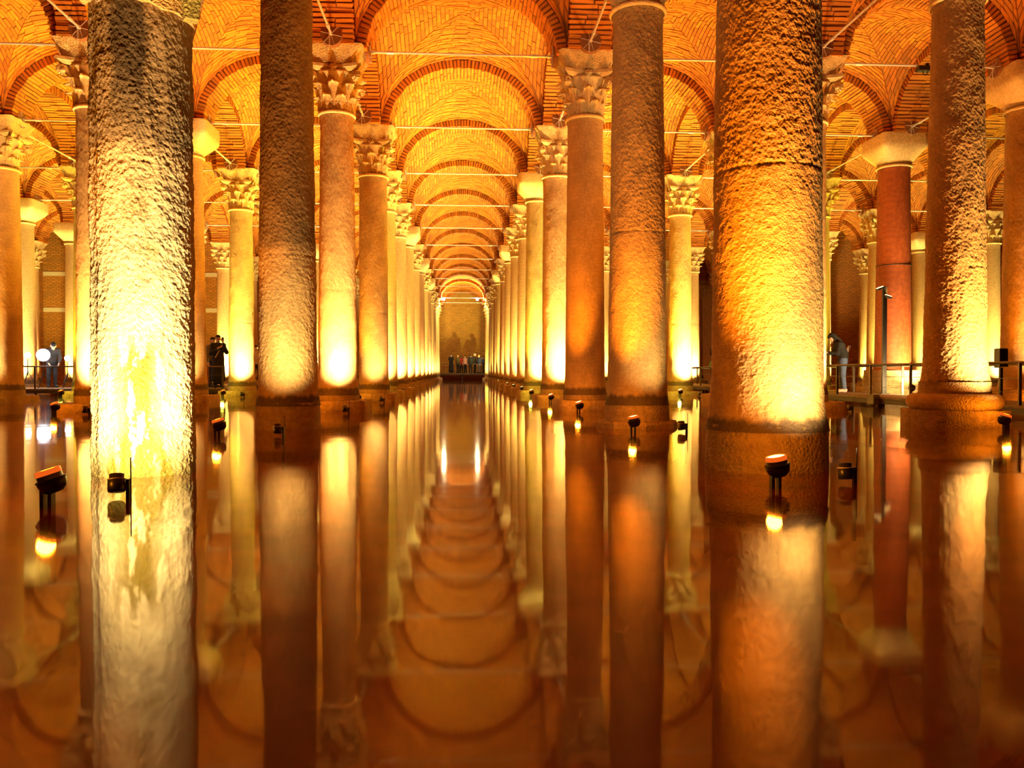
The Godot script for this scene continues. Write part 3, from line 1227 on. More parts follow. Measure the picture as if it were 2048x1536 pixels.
	for s in [["al", "tl"], ["ar", "tr"]]:
		nets(shoes, [[j[s[0]] - Vector3(0, 0.03, 0.03), j[s[1]] + Vector3(0, 0.012, 0), 0.05, 0.04], [j[s[0]], j[s[0]] - Vector3(0, 0.04, 0), 0.048, 0.05]], 0.03, minf(cell, 0.02))
	part("shoes", finish(shoes), look.shoes, o)
	var h: Vector3 = j.head
	var hair := [[h + hb * Vector3(0, 0.06, -0.035), h + hb * Vector3(0, 0.065, 0.03), 0.088, 0.07], [h + hb * Vector3(0, 0.03, -0.05), h + hb * Vector3(0, -0.03, -0.06), 0.08, 0.055]]
	var long: float = look.get("long_hair", 0.0)
	if long > 0.0:
		for s in [-1, 1]:
			hair.append([h + hb * Vector3(s * 0.075, 0.03, -0.02), h + hb * Vector3(s * 0.085, -long * 0.6, 0.0), 0.035, 0.035])
		hair.append([h + hb * Vector3(0, 0.0, -0.06), h + hb * Vector3(0, -long, -0.09), 0.075, 0.06])
	if look.has("hair"):
		part("hair", net_mesh(hair, 0.03, minf(cell, 0.02)), look.hair, o)
	return o


func cloth(called: String, r: float, g: float, b: float) -> StandardMaterial3D:
	if not M.has(called):
		mat(called, lin(r, g, b), 0.9)
	return M[called]


# ---------------------------------------------------------------- the place
func _ready() -> void:
	# camera
	var cam := Camera3D.new()
	cam.name = "camera"
	add_child(cam)
	cam.position = Vector3(0, CAM_H, 0)
	cam.rotation_order = EULER_ORDER_YXZ
	cam.rotation_degrees = Vector3(-0.93, -3.54, 0)
	cam.fov = rad_to_deg(2.0 * atan(768.0 / 1600.0))
	cam.near = 0.05
	cam.far = 200.0
	cam.current = true
	# environment: a closed underground room, no sky light
	var we := WorldEnvironment.new()
	we.name = "environment"
	var env := Environment.new()
	env.background_mode = Environment.BG_COLOR
	env.background_color = Color(0, 0, 0)
	env.tonemap_mode = Environment.TONE_MAPPER_LINEAR
	env.tonemap_exposure = EXPOSURE
	env.sdfgi_enabled = true
	env.ssao_enabled = true
	env.ssil_enabled = true
	we.environment = env
	add_child(we)
	rng.seed = 11
	pits.noise_type = FastNoiseLite.TYPE_CELLULAR
	pits.cellular_return_type = FastNoiseLite.RETURN_DISTANCE
	pits.frequency = 1.0
	pits.fractal_type = FastNoiseLite.FRACTAL_NONE
	rough.noise_type = FastNoiseLite.TYPE_SIMPLEX
	rough.frequency = 1.0
	rough.fractal_octaves = 2
	broad.noise_type = FastNoiseLite.TYPE_SIMPLEX
	broad.frequency = 1.0
	broad.fractal_octaves = 3
	materials()
	build_shell()
	build_ceiling()
	build_columns()
	build_lamps()
	build_rods()
	build_walkways()
	build_people()
	build_oddments()


func build_shell() -> void:
	struct("floor", box_mesh(Vector3(62, 0.3, 92)), M.bed, at(0, -0.6, -34), "dark cistern floor under shallow water")
	var w := PlaneMesh.new()
	w.size = Vector2(48.8, 82.85)
	w.subdivide_width = 4
	w.subdivide_depth = 4
	var water := part("water", w, M.water, self, at(2.33, 0, -35.2))
	meta(water, "still shallow amber water mirroring the columns and vaults", "water", "", "stuff")
	var wall := func(called: String, size: Vector3, where: Vector3, label: String) -> MeshInstance3D:
		return struct(called, box_mesh(size), M.brick_wall if called == "wall_back" else M.brick_wall_warm, at(where.x, where.y, where.z), label)
	wall.call("wall_back", Vector3(60, 9.6, 0.5), Vector3(0, 4.35, -76.9), "brick wall closing the far end of the central channel")
	wall.call("wall_front", Vector3(60, 9.6, 0.5), Vector3(0, 4.35, 6.5), "brick wall behind the viewpoint")
	wall.call("wall_left", Vector3(0.5, 9.6, 50.5), Vector3(-22.35, 4.35, -18.6), "long brick side wall on the left")
	wall.call("wall_right", Vector3(0.5, 9.6, 50.5), Vector3(27.0, 4.35, -18.6), "long brick side wall on the right")
	var wl = wall.call("wall_end_left", Vector3(9.2, 9.6, 0.5), Vector3(-17.5, 4.35, -44.05), "brick end wall with pale stone bands behind left aisles")
	for y in [8.2, 5.9, 4.0]:
		part("stone_band", box_mesh(Vector3(9.2, 0.22, 0.06)), M.band_stone, wl, at(0, y - 4.35, 0.26))
	wall.call("wall_end_right", Vector3(9.6, 9.6, 0.5), Vector3(22.3, 4.35, -44.05), "brick end wall behind the right aisles")
	wall.call("wall_inner_left", Vector3(0.5, 9.6, 32.4), Vector3(-13.15, 4.35, -60.5), "brick wall along the deep left aisles")
	wall.call("wall_inner_right", Vector3(0.5, 9.6, 32.4), Vector3(17.75, 4.35, -60.5), "brick wall along the deep right aisles")


func place_words(i: int, k: int) -> String:
	var side := "left" if i < 0 else "right"
	match absi(i):
		1: return "%s back in row bordering the channel's %s side" % [ORD[k], side]
		2: return "%s back in second row %s of the channel" % [ORD[k], side]
		3: return "%s back in third row %s of the channel" % [ORD[k], side]
	return "%s back in %s row %s of channel" % [ORD[k], ORD[absi(i)], side]


# every column that the view can hold: [row, place in the row] -> how it differs
var special := {
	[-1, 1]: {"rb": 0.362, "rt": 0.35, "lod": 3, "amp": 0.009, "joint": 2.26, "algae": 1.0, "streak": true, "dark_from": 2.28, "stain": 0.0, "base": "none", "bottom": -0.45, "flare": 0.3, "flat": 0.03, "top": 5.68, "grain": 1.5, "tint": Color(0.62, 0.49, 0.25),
		"chips": [[0.9, 2.8, 0.07, 0.42, 0.035], [1.25, 3.15, 0.09, 0.5, 0.02], [2.9, 0.4, 0.1, 1.3, 0.03], [0.72, 0.36, 0.2, 0.06, 0.03]],
		"label": "massive pitted column streaked white and yellow, nearest on the channel's left side"},
	[1, 1]: {"rb": 0.425, "rt": 0.372, "lod": 3, "amp": 0.0068, "joint": 2.3, "stain": 0.36, "base": "drum", "top": 5.68, "grain": 1.35, "tint": Color(0.68, 0.43, 0.16), "label": "massive hammered column half orange half cream, nearest on the channel's right side"},
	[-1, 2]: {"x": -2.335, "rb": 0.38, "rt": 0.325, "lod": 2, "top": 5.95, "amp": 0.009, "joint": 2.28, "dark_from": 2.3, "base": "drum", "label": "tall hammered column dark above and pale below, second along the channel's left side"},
	[1, 2]: {"rb": 0.4, "rt": 0.335, "lod": 2, "amp": 0.007, "base": "low_disc", "label": "orange lit column on a flat octagonal slab, second along the channel's right side"},
	[2, 2]: {"x": 6.94, "rb": 0.4, "rt": 0.32, "lod": 2, "top": 5.95, "amp": 0.01, "joint": 2.19, "stain": 0.58, "bottom": 0.6, "base": "attic", "label": "tall column standing on a bulging round moulded base at far right"},
	[-1, 3]: {"rb": 0.375, "rt": 0.305, "lod": 1, "joint": 2.28, "pieces": true, "plinth_top": 0.2},
	[1, 3]: {"rb": 0.39, "rt": 0.34, "lod": 1, "amp": 0.003, "pieces": true, "plinth_top": 0.2, "label": "plain dull orange column with leafy capital, third along the channel's right side"},
	[-2, 3]: {"x": -6.9, "rb": 0.36, "rt": 0.32, "lod": 1, "pieces": true},
	[2, 3]: {"rb": 0.36, "rt": 0.32, "lod": 1, "pieces": true},
	[-1, 4]: {"x": -2.25, "d": 20.5, "rb": 0.37, "rt": 0.345, "lod": 1, "joint": 2.2, "pieces": true, "plinth_top": 0.2},
	[1, 4]: {"rb": 0.38, "rt": 0.35, "lod": 1, "pieces": true},
	[1, 5]: {"x": 2.33, "lod": 1, "cap": "plain", "joint": 2.9},
	[-2, 4]: {"x": -6.74, "lod": 1, "cap": "plain"},
	[3, 4]: {"x": 11.24, "rb": 0.44, "rt": 0.385, "lod": 1, "amp": 0.001, "cap": "plain", "top": 6.08, "red": true, "base": "pedestal", "bottom": 0.75, "stain": 0.0, "tint": Color(1, 1, 1), "label": "smooth dark red column with plain block capital rising behind the right walkway"},
	[-3, 4]: {"x": -11.2, "rb": 0.42, "rt": 0.37, "lod": 1, "joint": 2.3, "label": "stout column with leafy capital at the left edge of the view"},
	[3, 3]: {"lod": 1, "cap": "plain", "base": "round_step", "bottom": 0.42, "stain": 0.0, "label": "column on a pale round step at the right edge of the view"},
	[-2, 5]: {"x": -6.75, "lod": 1}, [2, 5]: {"lod": 1, "plinth_top": 0.12},
	[-4, 6]: {"x": -15.65, "cap": "plain"}, [-4, 7]: {"x": -16.1, "cap": "plain"}, [5, 7]: {"cap": "plain"}, [-2, 8]: {"cap": "plain"}, [-1, 7]: {"cap": "plain"}, [1, 8]: {"cap": "plain"}, [-1, 9]: {"cap": "plain"}, [1, 10]: {"cap": "plain"}, [-1, 11]: {"cap": "plain"},
}


func column_spots() -> Array:
	var out := []
	for k in range(1, 16):
		for i in [-5, -4, -3, -2, -1, 1, 2, 3, 4, 5]:
			var x := lx(i)
			var d := dz(k)
			var a := atan(x / d) - deg_to_rad(3.54)
			var px := 1024.0 + 1600.0 * tan(a)
			if px < -60 or px > 2080:
				continue
			if k >= 9 and (x < -13 or x > 17):
				continue
			# deep in the side aisles nothing shows of these
			if k >= 11 and absi(i) > 1 and not [i, k] in [[-2, 11], [4, 11]]:
				continue
			if [i, k] in [[-2, 9], [2, 9], [4, 9], [-3, 10], [2, 10], [3, 10]]:
				continue
			out.append([i, k])
	return out


func build_columns() -> void:
	for s in column_spots():
		var o: Dictionary = special.get(s, {}).duplicate()
		var i: int = s[0]
		var k: int = s[1]
		rng.seed = i * 131 + k * 17 + 5000
		if not o.has("tint"):
			var t := rng.randf_range(0.85, 1.05)
			o.tint = Color(0.66 * t, 0.43 * t, 0.16 * t)
		if not o.has("joint") and rng.randf() < 0.6:
			o.joint = rng.randf_range(2.2, 3.2)
		if not o.has("label"):
			o.label = "%s column with %s capital, %s" % ["pale stone", "plain block" if o.get("cap", "") == "plain" else "carved leafy", place_words(i, k)]
		o.group = "cistern columns"
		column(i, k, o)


func build_lamps() -> void:
	var strength := {[-1, 1]: 0.6, [1, 1]: 0.22, [-1, 2]: 0.3, [1, 2]: 0.1, [-1, 3]: 1.5, [1, 3]: 0.0, [-1, 4]: 0.4, [1, 4]: 2.3, [1, 5]: 2.4, [-2, 3]: 2.0, [2, 2]: 0.75, [2, 5]: 2.6, [-2, 5]: 1.7, [3, 4]: 0.8, [-3, 4]: 0.6, [3, 3]: 0.4, [-2, 4]: 0.2}
	for s in column_spots():
		var i: int = s[0]
		var k: int = s[1]
		var o: Dictionary = special.get(s, {})
		rng.seed = i * 77 + k * 3 + 900
		var x: float = o.get("x", lx(i))
		var d: float = o.get("d", dz(k))
		var words := place_words(i, k).replace("back in", "column in") if absi(i) > 1 else "%s column on the channel's %s side" % [ORD[k], "left" if i < 0 else "right"]
		if absi(i) > 1 and k > 8:
			continue
		var unseen: bool = s in [[4, 5], [-3, 6], [-2, 6], [2, 6], [3, 6], [-4, 8], [4, 8], [-3, 5], [3, 5]]
		var white: float = strength.get(s, rng.randf_range(0.9, 2.2))
		if not (i == 3 and k == 4) and not (k > 8 and k % 2 == 1 and k < 15):
			var fx := x - 0.28
			var fd := d - 1.05
			if s == [-1, 2]: fx = -2.85; fd = 9.5
			if s == [2, 2]: fx = 7.0; fd = 9.9
			if s == [-1, 1]: fx = -2.36; fd = 4.7
			if s == [1, 1]: fx = 2.06; fd = 5.15
			var dir := Vector3(-0.32, 1, 0.06)
			if s == [2, 2]: dir = Vector3(0.3, 1, 0.06)
			var power := AMBER_E * (1.0 if k <= 3 else 1.2 if k == 4 else 1.9 if k == 5 else 1.5 if k <= 8 else 2.2 if k <= 10 else 1.0 if k < 14 else 1.8)
			if i == 1 and k <= 2:
				dir = Vector3(-0.2, 1, 0.0)
				power *= 1.1
			var tone := lin(1.0, 0.28, 0.01) if k <= 3 else lin(1.0, 0.4, 0.02) if k <= 4 else lin(1.0, 0.88, 0.07) if k == 5 else lin(1.0, 0.85, 0.22)
			if k == 8 and absi(i) > 2:
				dir = Vector3(-0.1, 1, -0.6)
			if k >= 14:
				dir = Vector3(-0.2, 1, -0.35)
			floodlight("amber floodlight on a post before the %s" % words, fx, fd, 0.2, dir, power, tone)
		if white > 0.0 and not unseen:
			var sx := x + 0.3
			var sd := d - 1.15
			if s == [-1, 1]: sx = -2.08; sd = 4.95
			if s == [1, 1]: sx = 2.58; sd = 5.25
			if s == [2, 2]: sx = 7.3; sd = 9.7
			if s == [-1, 2]: sx = -2.16; sd = 9.5
			if s == [-3, 4]: sx = x - 0.7
			var aim := Vector3(x, 1.1 if s == [-1, 1] else 2.5 if s == [1, 1] else 1.9, -(d - 0.3)) - Vector3(sx, 0.14, -sd)
			spotlamp("small white spotlight before the %s" % words, sx, sd, 0.14, aim, WHITE_E * white, 74.0 if s == [-1, 1] else 62.0 if k == 1 else 43.0, lin(1.0, 0.78, 0.4) if s == [-1, 1] else Color(0, 0, 0))


func build_rods() -> void:
	var lines := [-4, -3, -2, -1, 1, 2, 3, 4, 5]
	var y := 6.88
	for k in range(3, 16):
		var d := dz(k)
		for j in lines.size() - 1:
			var xa := lx(lines[j])
			var xb := lx(lines[j + 1])
			var near := 0.0 if xa * xb < 0 else minf(absf(xa), absf(xb))
			if near > 0.62 * d or (k == 7 and near > 10.0) or (near > 0.0 and k > 7) or (near == 0.0 and k < 3):
				continue
			var aisle := "the central channel" if near == 0.0 else "the %s aisle %s of the channel" % [ORD[absi(lines[j]) if xa > 0 else absi(lines[j + 1])], "left" if xa < 0 else "right"]
			tie_rod(Vector3(xa + PIER, y, -d), Vector3(xb - PIER, y, -d), "iron tie rod across %s at the %s columns" % [aisle, ORD[k]], "tie rods across the aisles")
	for k in range(2, 8):
		for i in [-3, -2, -1, 1, 2, 3]:
			if absf(lx(i)) > 0.72 * (dz(k) + 2.5) or [k, i] in [[3, -2], [3, 2], [4, -1]] or (k == 5 and absi(i) > 1) or k > 5:
				continue
			tie_rod(Vector3(lx(i), y + 0.06, -(dz(k) + PIER)), Vector3(lx(i), y + 0.06, -(dz(k + 1) - PIER)), "lengthwise iron tie rod between %s and %s columns, %s" % [ORD[k], ORD[k + 1], ["channel's %s row", "second row %s", "third row %s"][absi(i) - 1] % ("left" if i < 0 else "right")], "tie rods along the rows")


func railing(label: String, a: Vector3, b: Vector3, step: float, high: float) -> void:
	var o := thing("railing", label, "railing", a)
	var run := b - a
	var n := int(run.length() / step)
	var st := begin()
	tube(st, Vector3(0, high, 0), run + Vector3(0, high, 0), 0.022, 0.022, 8)
	part("handrail", finish(st), M.rail_metal, o)
	st = begin()
	for q in 2:
		tube(st, Vector3(0, high * (0.3 + 0.32 * q), 0), run + Vector3(0, high * (0.3 + 0.32 * q), 0), 0.004, 0.004, 5)
	part("wire", finish(st), M.rail_metal, o)
	for i in n + 1:
		var p := run * (i / float(n))
		part("post", box_mesh(Vector3(0.05, high, 0.03)), M.rail_metal, o, Transform3D(Basis.IDENTITY, p + Vector3(0, high * 0.5, 0)))


func walkway(label: String, x0: float, x1: float, d0: float, d1: float, top: float) -> void:
	var o := thing("walkway", label, "walkway", Vector3((x0 + x1) * 0.5, 0, -(d0 + d1) * 0.5))
	var w := x1 - x0
	var l := d1 - d0
	part("deck", box_mesh(Vector3(w, 0.05, l), 0.008), M.deck, o, at(0, top - 0.025, 0))
	for s in [-1, 1]:
		if l > w: part("beam", box_mesh(Vector3(0.06, 0.1, l)), M.beam, o, at(s * (w * 0.5 - 0.03), top - 0.1, 0))
		else: part("beam", box_mesh(Vector3(w, 0.1, 0.06)), M.beam, o, at(0, top - 0.1, s * (l * 0.5 - 0.03)))
	var n := int(maxf(w, l) / 2.0)
	for i in n + 1:
		for s in [-1, 1]:
			var f := i / float(n) - 0.5
			var p := Vector3(s * (w * 0.5 - 0.1), 0, f * (l - 0.3)) if l > w else Vector3(f * (w - 0.3), 0, s * (l * 0.5 - 0.1))
			part("leg", box_mesh(Vector3(0.08, top + 0.35, 0.08)), M.beam, o, Transform3D(Basis.IDENTITY, p + Vector3(0, (top - 0.1 - 0.45) * 0.5, 0)))


func build_walkways() -> void:
	walkway("narrow raised walkway running between columns on the right", 9.0, 10.4, 8.5, 40.0, 0.2)
	railing("near metal railing with thin posts along the right walkway", Vector3(9.05, 0.2, -9.3), Vector3(9.05, 0.2, -39.5), 1.55, 0.7)
	railing("farther metal railing behind the right walkway's people", Vector3(10.35, 0.2, -8.8), Vector3(10.35, 0.2, -39.5), 2.2, 0.68)
	walkway("raised walkway crossing the aisles on the left", -21.5, -7.6, 26.2, 28.4, 0.2)
	railing("dark metal railing along the front of the left walkway", Vector3(-21.3, 0.2, -26.25), Vector3(-7.7, 0.2, -26.25), 1.7, 0.7)
	walkway("short raised walkway running back from the left crossing walkway", -10.3, -8.6, 28.5, 39.5, 0.2)
	walkway("far viewing platform at the end of the channel", -2.35, 2.3, 73.0, 76.4, 0.56)
	railing("dark railing at the back of the far viewing platform", Vector3(-2.3, 0.56, -76.2), Vector3(2.25, 0.56, -76.2), 0.5, 0.85)


func build_people() -> void:
	var skin := cloth("skin", 0.5, 0.3, 0.19)
	var black := cloth("black_cloth", 0.012, 0.011, 0.012)
	var dark := cloth("dark_cloth", 0.03, 0.022, 0.018)
	var navy := cloth("navy_cloth", 0.02, 0.03, 0.09)
	var jeans := cloth("jeans_cloth", 0.07, 0.1, 0.2)
	var red := cloth("red_cloth", 0.5, 0.05, 0.03)
	var beige := cloth("beige_cloth", 0.5, 0.37, 0.22)
	var pink := cloth("pink_cloth", 0.6, 0.35, 0.28)
	var green := cloth("green_cloth", 0.12, 0.3, 0.14)
	var olive := cloth("olive_cloth", 0.13, 0.11, 0.03)
	var grey := cloth("grey_cloth", 0.16, 0.13, 0.11)
	var brown_hair := cloth("brown_hair", 0.035, 0.018, 0.01)
	var dark_hair := cloth("dark_hair", 0.012, 0.008, 0.006)
	var blond := cloth("blond_hair", 0.55, 0.36, 0.1)
	var white := cloth("white_cloth", 0.75, 0.7, 0.62)
	# the bent figure by the right railing, with a strap and a slip of white at the back
	var p := person("person in black top and jeans with white strap, bending over the right walkway railing", Vector3(10.0, 0.2, -20.5), -1.75, 0.93,
		{"waist": Vector3(0, 1.07, 0.0), "chest": Vector3(0, 1.3, 0.1), "neck": Vector3(0, 1.43, 0.19), "head": Vector3(0, 1.54, 0.29), "nod": 0.75,
		"sl": Vector3(0.18, 1.36, 0.14), "sr": Vector3(-0.18, 1.36, 0.14), "el": Vector3(0.23, 1.1, 0.2), "er": Vector3(-0.23, 1.1, 0.2), "wl": Vector3(0.12, 1.12, 0.42), "wr": Vector3(-0.12, 1.12, 0.42)},
		{"skin": skin, "top": black, "trousers": jeans, "shoes": pink, "hair": dark_hair, "long_hair": 0.2}, 0.018)
	var st := begin()
	for i in 10:
		var a := PI * i / 10.0
		var b := PI * (i + 1) / 10.0
		tube(st, Vector3(-0.16, 1.28 + 0.16 * sin(a), 0.12 - 0.2 * cos(a)), Vector3(-0.16, 1.28 + 0.16 * sin(b), 0.12 - 0.2 * cos(b)), 0.018, 0.018, 6)
	part("strap", finish(st), white, p)
	part("bag", box_mesh(Vector3(0.1, 0.26, 0.06), 0.015), white, p, Transform3D(Basis(Vector3.RIGHT, -0.45), Vector3(-0.1, 1.2, -0.16)))
	# the woman half hidden by the near right column
	var wmn := person("woman with long dark hair standing on the right walkway beside near column", Vector3(9.95, 0.2, -30.9), 0.3, 0.97,
		{"wl": Vector3(0.2, 1.15, 0.2), "el": Vector3(0.25, 1.14, 0.0)}, {"skin": skin, "top": dark, "sleeve": 0.3, "coat": 0.5, "trousers": olive, "shoes": black, "hair": dark_hair, "long_hair": 0.32}, 0.024)
	part("bag", net_mesh([[Vector3(-0.3, 0.92, 0.1), Vector3(-0.33, 0.78, 0.1), 0.07, 0.11, Vector3(1.2, 1, 1.5)]], 0.02, 0.02), green, wmn)
	# left walkway
	var man := person("person in a long black coat holding up a phone on left walkway", Vector3(-8.15, 0.2, -27.3), 0.5, 1.0,
		{"el": Vector3(0.25, 1.18, 0.12), "wl": Vector3(0.1, 1.5, 0.28), "er": Vector3(-0.25, 1.14, 0.1), "wr": Vector3(-0.08, 1.3, 0.27)}, {"skin": skin, "top": black, "coat": 0.62, "trousers": black, "shoes": black, "hair": dark_hair}, 0.02)
	part("phone", box_mesh(Vector3(0.075, 0.15, 0.012), 0.004), M.black_metal, man, at(0.08, 1.6, 0.32))
	var sh := begin()
	tube(sh, Vector3(0.14, 1.47, 0.09), Vector3(-0.13, 1.0, 0.17), 0.016, 0.016, 6)
	part("strap", finish(sh), beige, man)
	person("person in a brown jacket standing left of the phone holder", Vector3(-8.5, 0.2, -27.9), 0.9, 0.97, {"wl": Vector3(0.1, 1.2, 0.3), "el": Vector3(0.25, 1.15, 0.08)}, {"skin": skin, "top": grey, "trousers": dark, "shoes": black, "hair": brown_hair}, 0.024)
	person("person with beige top and black trousers in gap between left columns", Vector3(-9.35, 0.2, -37.0), 0.2, 0.98, {}, {"skin": skin, "top": beige, "sleeve": 0.4, "trousers": black, "shoes": black, "hair": dark_hair}, 0.026)
	person("stooping person with dark hair among the white lamps on left walkway", Vector3(-13.85, 0.2, -27.95), 0.6, 0.95, {"chest": Vector3(0, 1.26, 0.14), "neck": Vector3(0, 1.38, 0.26), "head": Vector3(0, 1.46, 0.37), "nod": 0.6, "sl": Vector3(0.18, 1.32, 0.2), "sr": Vector3(-0.18, 1.32, 0.2), "el": Vector3(0.22, 1.05, 0.3), "er": Vector3(-0.22, 1.05, 0.3), "wl": Vector3(0.16, 0.86, 0.42), "wr": Vector3(-0.16, 0.86, 0.42)},
		{"skin": skin, "top": dark, "trousers": black, "shoes": black, "hair": dark_hair}, 0.026)
	# the group on the far platform
	var g := "visitors on the far platform"
	var far := [
		["person in a long black dress, leftmost of the far platform group", -1.02, 72.6, 0.2, 1.0, black, {"coat": 0.7, "trousers": black, "hair": dark_hair, "sleeve": 0.3}],
		["blond person in olive clothes beside the black dress on far platform", -0.42, 73.2, 2.4, 0.95, olive, {"trousers": dark, "hair": blond}],
		["person in a red top at the middle of far platform group", -0.1, 73.9, 0.4, 0.93, red, {"trousers": dark, "hair": brown_hair, "long_hair": 0.2}],
		["person in a pale pink top beside the red one on far platform", 0.25, 73.1, -0.6, 0.92, pink, {"trousers": black, "hair": brown_hair}],
		["person in black seen from behind at centre right of far platform", 0.72, 72.7, 3.0, 0.97, black, {"trousers": dark, "hair": dark_hair}],
		["person in a pale cap and dark jacket on the far platform", 1.12, 73.4, 1.2, 1.03, dark, {"trousers": dark, "hair": white}],
		["fair haired person in navy near the right of far platform", 1.5, 72.8, -0.8, 0.96, navy, {"trousers": grey, "hair": blond}],
		["person in a blue jacket, rightmost of the far platform group", 1.9, 73.5, -1.5, 0.9, cloth("blue_cloth", 0.06, 0.08, 0.26), {"trousers": black, "hair": dark_hair}],
	]
	for f in far:
		var look: Dictionary = {"skin": skin, "top": f[5], "shoes": black, "group": g}
		look.merge(f[6])
		person(f[0], Vector3(f[1] * 1.02, 0.56, -f[2] - 1.0), f[3], f[4], {}, look, 0.036)


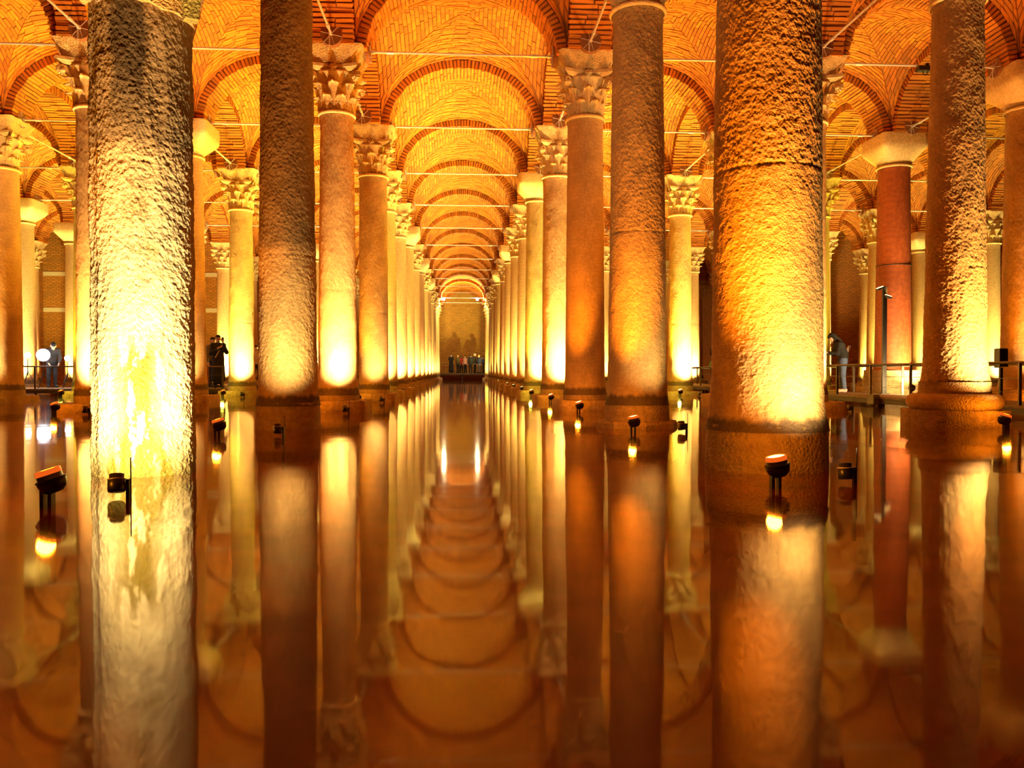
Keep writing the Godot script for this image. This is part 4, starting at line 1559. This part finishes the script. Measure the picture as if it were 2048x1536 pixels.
func build_oddments() -> void:
	# lamp pole on the right walkway
	var o := thing("lamp_pole", "tall black pole with two small amber lamps before the red column", "lamp pole", Vector3(10.25, 0.2, -18.9))
	part("pole", box_mesh(Vector3(0.1, 2.62, 0.07), 0.006), M.black_metal, o, at(0, 1.31, 0))
	part("base_plate", box_mesh(Vector3(0.2, 0.02, 0.18), 0.004), M.black_metal, o, at(0, 0.01, 0))
	for s in [[-0.13, 2.56, 0.35], [0.06, 2.36, -0.3]]:
		var xf := Transform3D(Basis(Vector3.BACK, s[2]), Vector3(s[0], s[1], 0.04))
		part("lamp_head", box_mesh(Vector3(0.17, 0.05, 0.09), 0.01), M.black_metal, o, xf)
		part("lens", box_mesh(Vector3(0.15, 0.012, 0.075), 0.003), M.amber_lens, o, xf * at(0, 0.031, 0))
		beam(o, xf * Vector3(0, 0.06, 0), xf.basis.y, lin(1.0, 0.56, 0.15), 4.0, 60.0)
	# floodlight lying on the deck, lighting the red column's pedestal
	o = thing("floodlight", "small deck floodlight aimed at the red column's pedestal", "floodlight", Vector3(10.25, 0.2, -17.7))
	part("bracket", box_mesh(Vector3(0.03, 0.16, 0.03)), M.black_metal, o, at(0, 0.08, 0))
	var aim := Vector3(0.35, 0.35, -1).normalized()
	var xf2 := Transform3D(up_basis(aim), Vector3(0, 0.2, 0))
	part("housing", mesh_cache.flood, M.black_metal, o, xf2)
	part("lens", mesh_cache.flood_lens, M.white_lens, o, xf2)
	beam(o, Vector3(0, 0.2, 0) + aim * 0.04, aim, lin(1.0, 0.7, 0.3), WHITE_E * 0.6, 60.0)
	# electrical box on the walkway's side
	o = thing("electrical_box", "grey electrical box fixed on the right walkway's edge", "box", Vector3(8.93, 0.0, -16.9))
	part("case", box_mesh(Vector3(0.14, 0.22, 0.28), 0.012), M.plastic_grey, o, at(0, 0.14, 0))
	part("lid", box_mesh(Vector3(0.125, 0.2, 0.012), 0.003), M.grey_metal, o, at(0, 0.14, 0.145))
	var st := begin()
	tube(st, Vector3(0, 0.04, 0.05), Vector3(0.0, -0.3, 0.05), 0.012, 0.012, 6)
	tube(st, Vector3(0, 0.04, 0.05), Vector3(0.02, -0.02, -0.4), 0.012, 0.012, 6)
	part("cable", finish(st), M.black_metal, o)
	# black cabinet past the far right column
	o = thing("loudspeaker", "black upright loudspeaker on a stand behind the far right railing", "loudspeaker", Vector3(10.0, 0.2, -14.3))
	part("cabinet", box_mesh(Vector3(0.16, 0.36, 0.16), 0.012), M.black_metal, o, at(0, 0.8, 0))
	part("grille", box_mesh(Vector3(0.13, 0.32, 0.008), 0.002), M.dark_iron, o, at(0, 0.8, 0.084))
	part("stand", box_mesh(Vector3(0.05, 0.62, 0.05)), M.black_metal, o, at(0, 0.31, 0))
	# projector clamped to a tie rod
	o = thing("projector_lamp", "black lamp bar with a hanging cable clamped to right tie rod", "lamp", Vector3(9.25, 6.88, -15.6))
	part("housing", box_mesh(Vector3(0.36, 0.1, 0.14), 0.012), M.black_metal, o, at(0, -0.09, 0.05))
	part("clamp", box_mesh(Vector3(0.06, 0.1, 0.07), 0.006), M.black_metal, o, at(0.05, 0, 0))
	st = begin()
	for i in 10:
		var a := Vector3(-0.1 + i * 0.012, -0.13 - 0.1 * sin(PI * i / 10.0), 0.1)
		var b := Vector3(-0.1 + (i + 1) * 0.012, -0.13 - 0.1 * sin(PI * (i + 1) / 10.0), 0.1)
		tube(st, a, b, 0.008, 0.008, 6)
	part("cable", finish(st), M.black_metal, o)
	# broken collar stones and a wire at the top of the nearest left column
	st = begin(true)
	var hook := [Vector3(0, 0.12, 0), Vector3(0.015, 0.04, 0.02), Vector3(0.07, 0.0, 0.03), Vector3(0.11, 0.03, 0.025), Vector3(0.135, 0.13, 0)]
	for i in hook.size() - 1:
		tube(st, hook[i], hook[i + 1], 0.006, 0.006, 6)
	var wire := part("wire_loop", finish(st), M.cable, self, at(-2.6, 3.33, -5.8))
	meta(wire, "short pale wire loop hanging under the cracked stone collar", "wire")
	# white work lamps on tripods on the left walkway
	for s in [[-14.35, 27.4, 1.2, 0.09, "small white lamp on a tripod, leftmost on left walkway"], [-13.6, 26.9, 1.1, 0.2, "round white balloon lamp on a tripod on the left walkway"], [-12.98, 27.2, 1.1, 0.09, "small white lamp on a tripod, rightmost on left walkway"]]:
		o = thing("tripod_lamp", s[4], "tripod lamp", Vector3(s[0], 0.2, -s[1]))
		var top: float = s[2] - 0.2
		st = begin()
		tube(st, Vector3(0, top * 0.4, 0), Vector3(0, top, 0), 0.014, 0.012, 8)
		part("pole", finish(st), M.black_metal, o)
		for i in 3:
			var e := Basis(Vector3.UP, TAU * i / 3 + 0.4) * Vector3(0.28, 0, 0)
			st = begin()
			tube(st, Vector3(0, top * 0.55, 0), e, 0.011, 0.009, 7)
			part("leg", finish(st), M.black_metal, o)
		var ball := SphereMesh.new()
		ball.radius = s[3]
		ball.height = s[3] * 2
		ball.radial_segments = 24
		ball.rings = 12
		part("lamp_globe", ball, M.cold_lens, o, at(0, top + s[3] * 0.9, 0))
		var l := OmniLight3D.new()
		l.name = "glow"
		o.add_child(l)
		l.position = Vector3(0, top + s[3] * 0.9, 0)
		l.light_color = lin(0.95, 0.97, 1.0)
		l.light_energy = 0.4
		l.omni_range = 60
		l.omni_attenuation = 2.0
		l.light_size = s[3]
		l.shadow_enabled = true
	# globe lamps on the far tie rod
	for s in [[-1.55, "left"], [1.25, "right"]]:
		o = thing("globe_lamp", "round white lamp clamped to the far tie rod, %s of two" % s[1], "lamp", Vector3(s[0], 6.9, -67.3))
		part("clamp", box_mesh(Vector3(0.06, 0.14, 0.06)), M.black_metal, o, at(0, 0, 0.0))
		var ball := SphereMesh.new()
		ball.radius = 0.12
		ball.height = 0.24
		part("lamp_globe", ball, M.cold_lens, o, at(0, -0.13, 0.09))
		var l := OmniLight3D.new()
		l.name = "glow"
		o.add_child(l)
		l.position = Vector3(0, -0.13, 0.09)
		l.light_color = lin(1.0, 0.82, 0.4)
		l.light_energy = 9.0
		l.omni_range = 60
		l.omni_attenuation = 2.0
		l.light_size = 0.12
		l.shadow_enabled = true
